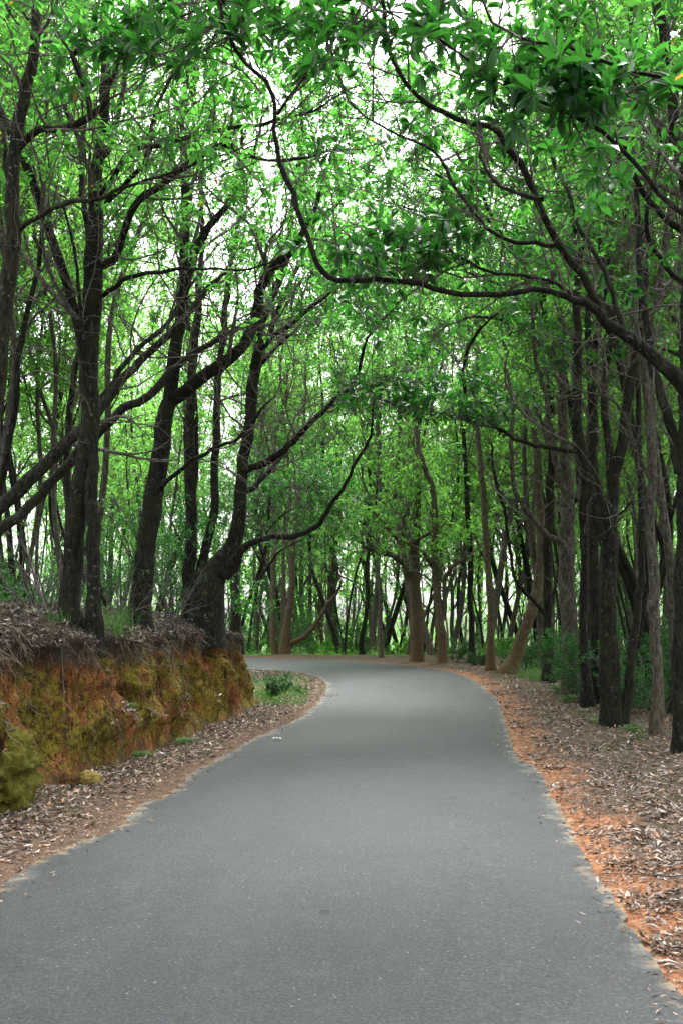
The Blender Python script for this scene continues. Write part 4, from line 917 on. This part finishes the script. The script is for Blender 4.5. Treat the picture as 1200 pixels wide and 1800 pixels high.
many_bush(10, (0.20, 0.45), (16, 34), [B_dark, B_mid, B_bright], 'dark shrub in the shade among the trunks behind the right verge', 'shrubs in the wood behind the right verge', lambda x, y: x > 5.6, (0.6, 1.1), 'right')
many_bush(9, (-0.45, -0.2), (14, 24), [B_dark, B_mid, B_tall], 'shrub in the wood behind the trees of the bank', 'shrubs in the wood behind the bank', lambda x, y: x < -4.2, (0.6, 1.1), 'left')
# the wood goes on down the slope, too deep and dense to count
def distant_wood():
    rng = np.random.default_rng(77); tr, lf = MB(), MB(); n = 260
    y = rng.uniform(74, 125, n); x = rng.uniform(-0.42, 0.42, n) * y; k_ = (x / y > -0.10) | (rng.random(n) < 0.4); x, y = x[k_], y[k_]; n = len(x); K = 8
    z0 = macro_h(x, y) - 0.5; t = np.linspace(0, 1, K); H = rng.uniform(13, 20, n)
    lean = rng.normal(0, 0.06, (n, 2)); pts = np.empty((n, K, 3))
    pts[..., 0] = x[:, None] + lean[:, :1] * H[:, None] * t + rng.normal(0, 0.12, (n, K)); pts[..., 1] = y[:, None] + lean[:, 1:] * H[:, None] * t + rng.normal(0, 0.12, (n, K)); pts[..., 2] = z0[:, None] + H[:, None] * t
    rad = rng.uniform(0.08, 0.2, (n, 1)) * np.linspace(1, 0.3, K)[None]; tubes(tr, pts, rad, 6)
    L, R = spawn(pts, rad, 5, 0.25, 1.0, (1.5, 4.5), (0.4, 1.1), 6, 0.12, 0.08, 0.5, rng, 0.02); tubes(tr, L, R, 3)
    c1, _ = spawn(L, R, 6, 0.1, 1.0, (0.6, 1.8), (0.4, 1.2), 4, 0.2, 0.0, 0.5, rng, 0.01)
    tips = np.concatenate([c1[:, -1], c1[:, 2]]); dirs = norm(np.concatenate([c1[:, -1] - c1[:, -2], c1[:, 2] - c1[:, 1]]))
    b_, a_, n_ = leaf_frames(tips, dirs, 5, rng); b_ = b_ + rng.normal(0, 0.15, b_.shape); l_ = rng.uniform(0.2, 0.42, len(b_)); add_leaves(lf, b_, a_, n_, l_, l_ * 0.5, 0)
    m_ = 16000; yy = rng.uniform(70, 125, m_); xx = rng.uniform(-0.42, 0.42, m_) * yy; zz_ = macro_h(xx, yy) + np.abs(rng.normal(0, 0.9, m_))
    b_, a_, n_ = leaf_frames(np.stack([xx, yy, zz_], 1), norm(rng.normal(0, 1, (m_, 3)) + [0, 0, 0.6]), 4, rng); l_ = rng.uniform(0.15, 0.4, len(b_)); add_leaves(lf, b_, a_, n_, l_, l_ * 0.5, 0)
    r = thing('distant_wood', 'far part of the wood down the slope, seen as a mass between the trunks', 'wood', (0, 0, 0)); r['kind'] = 'stuff'
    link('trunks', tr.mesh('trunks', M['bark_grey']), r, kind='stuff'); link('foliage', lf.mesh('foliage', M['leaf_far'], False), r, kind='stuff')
distant_wood()
# fern and grass forms
def fern_form(seed, n=11, L=0.45):
    rng = np.random.default_rng(seed); mb_ = MB()
    for i in range(n):
        a = i * 6.28 / n + rng.normal(0, 0.2); d0 = np.array([math.cos(a), math.sin(a), 0]); el = rng.uniform(0.6, 1.1); l_ = L * rng.uniform(0.7, 1.1); K = 9
        t = np.linspace(0, 1, K); rachis = d0[None] * (t * math.cos(el) * l_ * 1.3)[:, None] + np.array([0, 0, 1.0])[None] * ((t * math.sin(el) - 0.55 * t ** 2) * l_)[:, None]
        tubes(mb_, rachis[None], np.linspace(0.003, 0.001, K)[None], 3)
        tt = norm(np.gradient(rachis, axis=0)); sd0 = norm(np.cross(tt, [0, 0, 1.0]))
        for sg in (-1, 1):
            bse = rachis[1:]; axx = norm(sd0[1:] * sg + tt[1:] * 0.4); nn = norm(np.cross(axx, tt[1:]) * -sg); ll = l_ * 0.28 * np.sin(np.pi * (0.15 + 0.8 * t[1:]))
            add_leaves(mb_, bse, axx, nn, ll, ll * 0.3, 0)
    return mb_.mesh('fronds', M['grass'])
def grass_form(seed, n=70, L=0.5, w=0.006, spread=0.12):
    rng = np.random.default_rng(seed); mb_ = MB(); a = rng.uniform(0, 6.28, n); el = rng.uniform(0.9, 1.5, n); l_ = L * rng.uniform(0.5, 1.1, n)
    d0 = np.stack([np.cos(a), np.sin(a), np.zeros(n)], 1); b0 = np.stack([rng.normal(0, spread, n), rng.normal(0, spread, n), np.full(n, -0.02)], 1)
    t = np.linspace(0, 1, 6); sdv = np.stack([-np.sin(a), np.cos(a), np.zeros(n)], 1); bend = rng.uniform(0.2, 0.9, n)
    c = b0[:, None] + d0[:, None] * (t[None] * np.cos(el)[:, None] + bend[:, None] * 0.6 * t[None] ** 2)[..., None] * l_[:, None, None] + np.array([0, 0, 1.0]) * ((t[None] * np.sin(el)[:, None] - bend[:, None] * 0.5 * t[None] ** 2.5) * l_[:, None])[..., None]
    ww = w * (1 - t ** 2 * 0.95)
    v = np.stack([c + sdv[:, None] * ww[None, :, None], c - sdv[:, None] * ww[None, :, None]], 2).reshape(n, -1, 3)
    k = np.arange(n)[:, None] * 12 + np.arange(5)[None] * 2; k = k.reshape(-1)
    mb_.add(v.reshape(-1, 3), np.stack([k, k + 1, k + 3, k + 2], 1)); return mb_.mesh('blades', M['grass'])
FERN = fern_form(301); GR = grass_form(302, 60, 0.4, 0.005); GR2 = grass_form(303, 90, 0.6, 0.006, 0.2)
def put_simple(name, me, x, y, label, cat, sc=1.0, group=None, dz=0.0, props=None):
    z, _ = drop(x, y); o = link(name, me); o.location = (x, y, z + dz); o.rotation_euler = (0, 0, random.uniform(0, 6.28)); o.scale = (sc, sc, sc)
    o['label'] = label; o['category'] = cat
    if group: o['group'] = group
    return o
for (px, Y, s_, lb, me) in [(98, 10.2, 0.6, 'bright grass tuft at the left foot of the double trunk', GR), (192, 11.0, 0.75, 'long grass clump right of the double trunk', GR2), (212, 11.8, 0.6, 'long grass clump left of the leaning dark trunk', GR2)]:
    put_simple('grass_tuft', me, (px - 600) / FPX * Y, Y, lb, 'grass', s_)
for (px, py, s_, lb, me) in [(985, 1222, 0.9, 'fern at the left foot of the stout grey-brown trunk', FERN), (1000, 1236, 0.8, 'fern in front of the stout grey-brown trunk', FERN), (1030, 1232, 0.9, 'fern right of the stout grey-brown trunk', FERN),
                             (1110, 1292, 0.6, 'fern at the right foot of the thin leaning trunk', FERN), (1125, 1304, 0.35, 'tiny fern between the thin leaning and the speckled trunk', FERN), (930, 1196, 1.0, 'grass clump right of the leaning orange-brown trunk', GR2), (945, 1200, 0.9, 'grass clump left of the straight dark trunk', GR2),
                             (905, 1188, 0.7, 'grass tuft at the foot of the leaning orange-brown trunk', GR), (980, 1213, 0.6, 'grass tuft between the straight dark and the stout trunk', GR), (1048, 1275, 0.5, 'pale grass tuft left of the thickest dark trunk', GR),
                             (250, 1338, 0.45, 'small fern at the foot of the clay bank', FERN), (225, 1345, 0.35, 'second small fern at the bank foot, nearer the mossy stone', FERN), (325, 1312, 0.5, 'fern under the mossy part of the bank', FERN), (60, 1420, 0.25, 'tiny green sprig on the verge right of the mossy boulder', FERN)]:
    x, y = at_ground(px, py); put_simple('fern' if me is FERN else 'grass_tuft', me, x, y, lb, 'fern' if me is FERN else 'grass', s_)
# ground cover: uncountable, one object each
def cover(name, label, n, sampler, meshes_l, seed):
    rng = random.Random(seed); mb_ = MB()
    for i in range(n):
        x, y = sampler(rng); z, _ = drop(x, y)
        me = meshes_l[rng.randrange(len(meshes_l))]; v, q, t = me; a = rng.uniform(0, 6.28); s = rng.uniform(0.5, 1.15); c_, s_ = math.cos(a), math.sin(a)
        R = np.array([[c_, s_, 0], [-s_, c_, 0], [0, 0, 1]]); mb_.add(v @ R * s + np.array([x, y, z]), q, t)
    return mb_
def small_plant(seed, n, L, h):
    rng = np.random.default_rng(seed); mb_ = MB(); p = rng.normal(0, 0.16, (n, 3)); p[:, 2] = np.abs(rng.normal(0, h, n)); d = norm(rng.normal(0, 1, (n, 3)) + [0, 0, 0.5])
    base, ax, nr = leaf_frames(p, d, 4, rng); add_leaves(mb_, base, ax, nr, L, L * 0.45, 0)
    return np.concatenate(mb_.v), None, np.concatenate(mb_.t)
PL = [small_plant(400 + i, 20, [0.05, 0.07, 0.09][i % 3], 0.13) for i in range(4)]
mb_ = cover('undergrowth', '', 2300, lambda r: ((lambda Y: (r.uniform(-0.36, 0.42) * Y, Y))(38.3 + 26 * r.random() ** 1.5)), PL, 1)
link('undergrowth', mb_.mesh('undergrowth', M['leaf_far'], False), kind='stuff', label='bright green undergrowth on the forest floor beyond the bend', category='undergrowth')
def rside(r):
    Y = r.uniform(13.5, 36); return (4.7 + 0.02 * Y + abs(r.gauss(0, 3.2)), Y)
mb_ = cover('undergrowth', '', 1300, rside, PL, 2)
link('undergrowth', mb_.mesh('undergrowth', M['leaf_shrub'], False), kind='stuff', label='dark green undergrowth among the trunks behind the right verge', category='undergrowth')
def lside(r): return (r.uniform(-13, -4.0), r.uniform(12.5, 24))
mb_ = cover('undergrowth', '', 600, lside, PL, 3)
link('undergrowth', mb_.mesh('undergrowth', M['leaf_dark'], False), kind='stuff', label='green undergrowth on top of the bank behind its trees', category='undergrowth')
def hedge_pos(r): return (r.uniform(-16, 16), 37.6 + r.uniform(0, 1.5))
GC = [small_plant(420 + i, 14, 0.035, 0.05) for i in range(3)]
def bend_patch(r):
    px, py = r.uniform(440, 560), r.uniform(1190, 1245); x, y = G(px, py); return (x - 0.3, y)
mb_ = cover('ground_cover', '', 260, bend_patch, GC, 5)
def mossy_foot(r):
    i = r.randrange(175, 480); return (bb[i, 0] + r.uniform(0.02, 0.35), bb[i, 1] + r.uniform(-0.1, 0.2))
mb2 = cover('x', '', 60, mossy_foot, [small_plant(430, 6, 0.025, 0.02)], 6)
mb_.add(np.concatenate(mb2.v), None, np.concatenate(mb2.t))
link('ground_cover', mb_.mesh('ground_cover', M['grass'], False), kind='stuff', label='low green ground cover on the verge inside the bend and along the bank foot', category='ground cover')

# ------------------------------------------------------------------ fallen leaves and twigs
def litter(n, sampler, seed, L=(0.04, 0.11), lift=0.006, stand=0.25, bankface=False):
    rng = np.random.default_rng(seed); r = random.Random(seed); base, nr = [], []
    for i in range(n):
        if bankface:
            s = sampler(r)
            if s is None: continue
            p, nn = s
        else:
            x, y = sampler(r); z, nn = drop(x, y); p = Vector((x, y, z))
            if z < -40: continue
        base.append(p + nn * (lift * (0.3 + 2.2 * r.random()))); nr.append(nn)
    base = np.array(base); nr = np.array(nr)
    nr = norm(nr + rng.normal(0, stand, nr.shape)); ax = rng.standard_normal(nr.shape); ax = norm(ax - nr * (ax * nr).sum(-1, keepdims=True))
    flip = rng.random(len(nr)) < 0.5; nr[flip] *= -1
    l_ = rng.uniform(L[0], L[1], len(nr)); mb_ = MB(); add_leaves(mb_, base, ax, nr, l_, l_ * rng.uniform(0.25, 0.42, len(nr)), 0)
    return mb_
RB = redge[(redge[:, 1] > 2.5) & (np.arange(NR) < NR * 0.62)]
def s_right(r):
    while True:
        Y = 3.2 + 27 * r.random() ** 1.7
        xe = np.interp(Y, RB[:, 1], RB[:, 0]); d = r.random() ** 0.75 * (3.2 + 0.12 * Y)
        dens = min(1, 0.28 + d / 0.8) * (0.55 + 0.9 * (mnoise.noise(Vector((xe * 1.3 + d * 1.3, Y * 1.3, 7))) + 0.3))
        if r.random() < dens: return (xe + 0.03 + d, Y)
mr = litter(52000, s_right, 51, (0.025, 0.088))
def s_right_band(r):
    while True:
        Y = 3.2 + 20 * r.random() ** 1.6; d = 0.04 + 0.9 * r.random(); x = np.interp(Y, RB[:, 1], RB[:, 0]) + d
        if mnoise.noise(Vector((x * 2.1, Y * 2.1, 3.0))) > 0.1: return (x, Y)
mrb = litter(5000, s_right_band, 58, (0.03, 0.10)); mr.add(np.concatenate(mrb.v), None, np.concatenate(mrb.t))
def s_right_near(r):
    Y = 3.2 + 20 * r.random() ** 1.5; return (np.interp(Y, RB[:, 1], RB[:, 0]) + 0.02 + abs(r.gauss(0, 0.8)), Y)
def s_on_edge(r):
    Y = 3.2 + 22 * r.random() ** 1.5
    if r.random() < 0.5: return (np.interp(Y, RB[:, 1], RB[:, 0]) - abs(r.gauss(0, 0.10)), Y)
    Y = min(Y, 19); return (np.interp(Y, LB[:, 1], LB[:, 0]) + abs(r.gauss(0, 0.12)), Y)
LB = ledge[(ledge[:, 1] > 2.5) & (np.arange(NR) < NR * 0.62)]
mre = litter(1500, s_on_edge, 56, (0.015, 0.05), 0.03); mr.add(np.concatenate(mre.v), None, np.concatenate(mre.t))
mr2 = litter(16000, s_right_near, 55, (0.015, 0.045)); mr.add(np.concatenate(mr2.v), None, np.concatenate(mr2.t))
link('fallen_leaves', mr.mesh('fallen_leaves', M['litter'], False), kind='stuff', label='grey and brown fallen leaves thick over the right verge', category='leaf litter')
LB = ledge[(ledge[:, 1] > 2.5) & (np.arange(NR) < NR * 0.62)]
_bk = bb[(bb[:, 1] < ey + 0.2)]
def s_left(r):
    Y = 4.5 + 16 * r.random() ** 1.4; xe = np.interp(Y, LB[:, 1], LB[:, 0]); xb = np.interp(Y, _bk[:, 1], _bk[:, 0]) if Y < 17.5 else xe - 1.6
    return (xe + (xb - xe) * (0.03 + 0.97 * r.random() ** 0.45), Y)
def s_face(r):
    while True:
        i = r.randrange(87, 640); j = 2 + int(r.random() ** 0.8 * (NT1 - 5)); p = V_[i, j]
        if p[1] > 22: continue
        nn = np.cross(V_[i + 1, j] - V_[i, j], V_[i, j + 1] - V_[i, j]); nn = nn / max(np.linalg.norm(nn), 1e-9)
        if nn @ np.r_[-inn[i], 0.3] < 0: nn = -nn
        q = r.random(); return Vector(p * (1 - q) + V_[i + 1, j] * q), Vector(nn)
def s_face_moss(r):
    while True:
        p, nn = s_face(r)
        if mnoise.noise(p * 1.7) > 0.05: return p, nn
mdf = litter(7000, s_face, 81, (0.008, 0.045), 0.004, 0.8, True)
link('clinging_debris', mdf.mesh('clinging_debris', M['litter_bank'], False), bank, kind='stuff')
mdm = litter(9000, s_face_moss, 82, (0.010, 0.028), 0.003, 1.2, True)
link('moss_tufts', mdm.mesh('moss_tufts', M['mossleaf'], False), bank, kind='stuff')
ml = litter(12000, s_left, 52, (0.025, 0.09))
def s_bend(r):
    Y = r.uniform(18, 27); xe = np.interp(Y, LB[:, 1], LB[:, 0]) if Y < 23 else -0.4 - (Y - 23) * 0.35; return (xe - 0.04 - r.random() * 1.6, Y)
ml3 = litter(9000, lambda r: (lambda p: (p[0], p[1]))(s_left(r)) if r.random() < 0.5 else (lambda Y: (np.interp(Y, LB[:, 1], LB[:, 0]) - abs(r.gauss(0, 0.35)), Y))(4.5 + 15 * r.random() ** 1.4), 57, (0.01, 0.03)); ml.add(np.concatenate(ml3.v), None, np.concatenate(ml3.t))
ml2 = litter(3500, s_bend, 53, (0.04, 0.10)); ml.add(np.concatenate(ml2.v), None, np.concatenate(ml2.t))
link('fallen_leaves', ml.mesh('fallen_leaves', M['litter'], False), kind='stuff', label='reddish fallen leaves on the narrow strip between the road and the bank', category='leaf litter')
def s_top(r):
    while True:
        i = r.randrange(87, 610); j = NT1 - 7 + int((r.random() ** 1.4) * 30)
        j = min(j, nt_ - 2); a, b_ = r.random(), r.random()
        p = V_[i, j] * (1 - a) * (1 - b_) + V_[i + 1, j] * a * (1 - b_) + V_[i, j + 1] * (1 - a) * b_ + V_[i + 1, j + 1] * a * b_
        nn = np.cross(V_[i + 1, j] - V_[i, j], V_[i, j + 1] - V_[i, j]); nn = nn / max(np.linalg.norm(nn), 1e-9)
        if nn[2] < 0: nn = -nn
        return Vector(p), Vector(nn)
mt = litter(42000, s_top, 54, (0.025, 0.085), 0.008, 0.45, True)
link('fallen_leaves', mt.mesh('fallen_leaves', M['litter_bank'], False), kind='stuff', label='grey dead leaves matted over the top and lip of the bank', category='leaf litter')
# dry straw and rootlets hanging over the lip
rng = np.random.default_rng(61); n = 7500; K = 6
ii_ = rng.integers(87, 580, n); jj_ = rng.integers(NT1 - 34, NT1 + 2, n); jj_ = np.where(rng.random(n) < 0.65, rng.integers(NT1 - 9, NT1 + 2, n), jj_)
p0 = V_[ii_, np.minimum(jj_, nt_ - 1)]; o2 = -inn[ii_]; o3 = np.concatenate([o2, np.zeros((n, 1))], 1); tang = np.concatenate([td[ii_], np.zeros((n, 1))], 1)
L = rng.uniform(0.05, 0.30, n) * (0.35 + np.clip(np.interp(ii_, np.arange(0, 900, 9), np.random.default_rng(3).uniform(0, 1, 100)), 0, 1)); d = norm(o3 * rng.uniform(0.2, 1.0, (n, 1)) + tang * rng.normal(0, 0.8, (n, 1)) + np.array([0, 0, -0.5])); pts = np.empty((n, K, 3)); pts[:, 0] = p0 - o3 * 0.01
for k in range(1, K):
    d = norm(d + np.array([0, 0, -0.22]) + rng.normal(0, 0.36, (n, 3))); pts[:, k] = pts[:, k - 1] + d * (L / (K - 1))[:, None]
ms = MB(); tubes(ms, pts, rng.uniform(0.0012, 0.004, (n, 1)) * np.linspace(1, 0.5, K)[None], 3)
link('hanging_straw', ms.mesh('hanging_straw', M['straw'], False), bank, kind='stuff')
# thicker exposed roots on the face, each a part of the bank
def face_path(s0, ds, j0, j1, n=8, out_=0.02, seed=0):
    rg = np.random.default_rng(seed); pts_ = []
    for t in np.linspace(0, 1, n):
        i = int(np.clip(np.interp(s0 + ds * t + rg.normal(0, 0.06), sarc, np.arange(S)), 0, S - 1)); j = int(round(j0 + (j1 - j0) * t))
        pts_.append(V_[i, j] - np.r_[inn[i], 0] * out_)
    return np.array(pts_)
def s_at(px, py_base):     # arc length of the bank foot nearest to a ground point of the photograph
    g_ = np.array(G(px, py_base)); return sarc[np.argmin(((bb - g_) ** 2).sum(1))]
for (s0, ds, j0, j1, r0, sd_) in [(s_at(60, 1402), 0.55, NT1 + 4, NT1 - 7, 0.022, 1), (s_at(230, 1342), 0.5, NT1 + 2, NT1 - 7, 0.014, 2), (s_at(270, 1325), 0.25, NT1 + 1, NT1 - 9, 0.012, 3), (s_at(120, 1380), -0.3, NT1, NT1 - 4, 0.010, 4),
                                  (s_at(350, 1290), 0.3, NT1 + 2, NT1 - 8, 0.018, 5), (s_at(180, 1358), 0.8, NT1 + 3, NT1 - 6, 0.012, 6), (s_at(400, 1266), 0.5, NT1 + 2, NT1 - 9, 0.015, 7), (s_at(0, 1436), 0.9, NT1 + 3, NT1 - 5, 0.014, 8)]:
    pth = smooth_path(face_path(s0, ds, j0, j1, 8, 0.035, sd_), 0.03); mbx = MB(); trunk_tube(mbx, pth, np.linspace(r0, r0 * 0.45, len(pth)), 7, 0.1, 0.06, np.random.default_rng(sd_))
    link('root', mbx.mesh('root', M['root']), bank)
# dead sticks on the litter
def sticks(n, sampler, seed, L=(0.15, 0.6), r=(0.002, 0.006)):
    rng = np.random.default_rng(seed); rr = random.Random(seed); K = 5; pts = np.empty((n, K, 3))
    for i in range(n):
        x, y = sampler(rr); a = rng.uniform(0, 6.28); l_ = rng.uniform(*L); bend = rng.normal(0, 0.12)
        for k in range(K):
            t = k / (K - 1) - 0.5; xx = x + math.cos(a) * l_ * t - math.sin(a) * bend * l_ * t * t * 4; yy = y + math.sin(a) * l_ * t + math.cos(a) * bend * l_ * t * t * 4
            z, _ = drop(xx, yy); pts[i, k] = (xx, yy, z + 0.012)
        pts[i, :, 2] = np.maximum(pts[i, :, 2], np.linspace(pts[i, 0, 2], pts[i, -1, 2], K))
    mb_ = MB(); tubes(mb_, pts, rng.uniform(r[0], r[1], (n, 1)) * np.linspace(1, 0.5, K)[None], 4); return mb_
def s_topxy(r): p, _ = s_top(r); return p.x, p.y
ma = sticks(260, s_right, 71); mb2 = sticks(120, s_left, 72, (0.1, 0.35)); mb3 = sticks(260, s_topxy, 73, (0.2, 0.8), (0.003, 0.010))
for q in (mb2, mb3): ma.add(np.concatenate(q.v), np.concatenate(q.q))
link('dead_twigs', ma.mesh('dead_twigs', M['twig']), kind='stuff', label='dead twigs strewn over the verges and the bank', category='twigs')

# ------------------------------------------------------------------ single small things
def lump(name, label, cat, x, y, size, mat, seed, sink=0.15, amp=0.25, z=None, sub=4):
    import bmesh
    bm = bmesh.new(); bmesh.ops.create_icosphere(bm, subdivisions=sub, radius=1.0)
    for v in bm.verts:
        d = v.co.normalized(); f = 1 + amp * mnoise.fractal(d * 1.7 + Vector((seed, 0, 0)), 0.9, 2.2, 4) + amp * 0.45 * mnoise.fractal(d * 6 + Vector((seed, 3, 0)), 0.7, 2.2, 5)
        v.co = Vector((d.x * size[0], d.y * size[1], d.z * size[2])) * f
    me = bpy.data.meshes.new(name); bm.to_mesh(me); bm.free(); me.materials.append(mat)
    for p in me.polygons: p.use_smooth = True
    zz0 = drop(x, y)[0] if z is None else z
    o = link(name, me); o.location = (x, y, zz0 + size[2] * (1 - sink * 2)); o['label'] = label; o['category'] = cat; return o
gx0, gy0 = G(-6, 1432)
lump('mossy_boulder', 'dark olive moss-covered boulder against the bank foot at the left edge', 'boulder', gx0 - 0.10, gy0 + 0.12, (0.36, 0.5, 0.36), M['moss'], 3.0, 0.12, 0.35, 0.0, 5)
x, y = G(158, 1382); lump('mossy_stone', 'small yellow-green mossy stone at the foot of the bank', 'stone', x, y, (0.11, 0.09, 0.075), M['moss_stone'], 9.0, 0.2, 0.3, 0.02, 4)
x, y = G(120, 1384); lump('clay_clod', 'rusty clod of fallen clay left of the mossy stone', 'clod', x, y + 0.03, (0.10, 0.09, 0.06), M['bank'], 12.0, 0.25, 0.35, 0.02, 3)
# crumpled scrap on the asphalt
x, y = G(487, 1304)
mbp = MB(); nn_ = 7; gridp = []
rg = np.random.default_rng(5)
for i in range(nn_):
    for j in range(nn_): gridp.append(((i / 6 - 0.5) * 0.11, (j / 6 - 0.5) * 0.05, 0.012 + 0.018 * rg.random() * (1 if 0 < i < 6 else 0.4)))
k = np.array([[i * nn_ + j, (i + 1) * nn_ + j, (i + 1) * nn_ + j + 1, i * nn_ + j + 1] for i in range(6) for j in range(6)]); mbp.add(gridp, k)
o = link('paper_scrap', mbp.mesh('paper_scrap', M['paper'], False)); o.location = (x, y, 0.028); o['label'] = 'crumpled white scrap lying on the asphalt near its left edge'; o['category'] = 'paper scrap'
x, y = G(532, 1274); lump('pebble', 'tiny pale stone at the left road edge beyond the white scrap', 'stone', x, y, (0.04, 0.03, 0.012), M['stone'], 20.0, 0.1, 0.2, None, 2)
x, y = G(598, 1779); lump('pebble', 'flat pale pebble on the asphalt at the bottom centre', 'stone', x, y, (0.012, 0.008, 0.004), M['stone'], 22.0, 0.1, 0.2, None, 2)
x, y = G(32, 1586); lump('pebble', 'small dark pebble on the asphalt near the lower left corner', 'stone', x, y, (0.012, 0.011, 0.008), M['root'], 25.0, 0.1, 0.2, None, 2)
x, y = G(918, 1347); lump('yellow_leaf', 'pale yellow leaf lying on the asphalt at the notch of the right edge', 'leaf', x, y, (0.03, 0.018, 0.004), M['moss_stone'], 27.0, 0.1, 0.2, None, 2)
tot = sum(len(m_.polygons) for m_ in bpy.data.meshes); print('POLYS', tot, 'OBJ', len(bpy.data.objects))
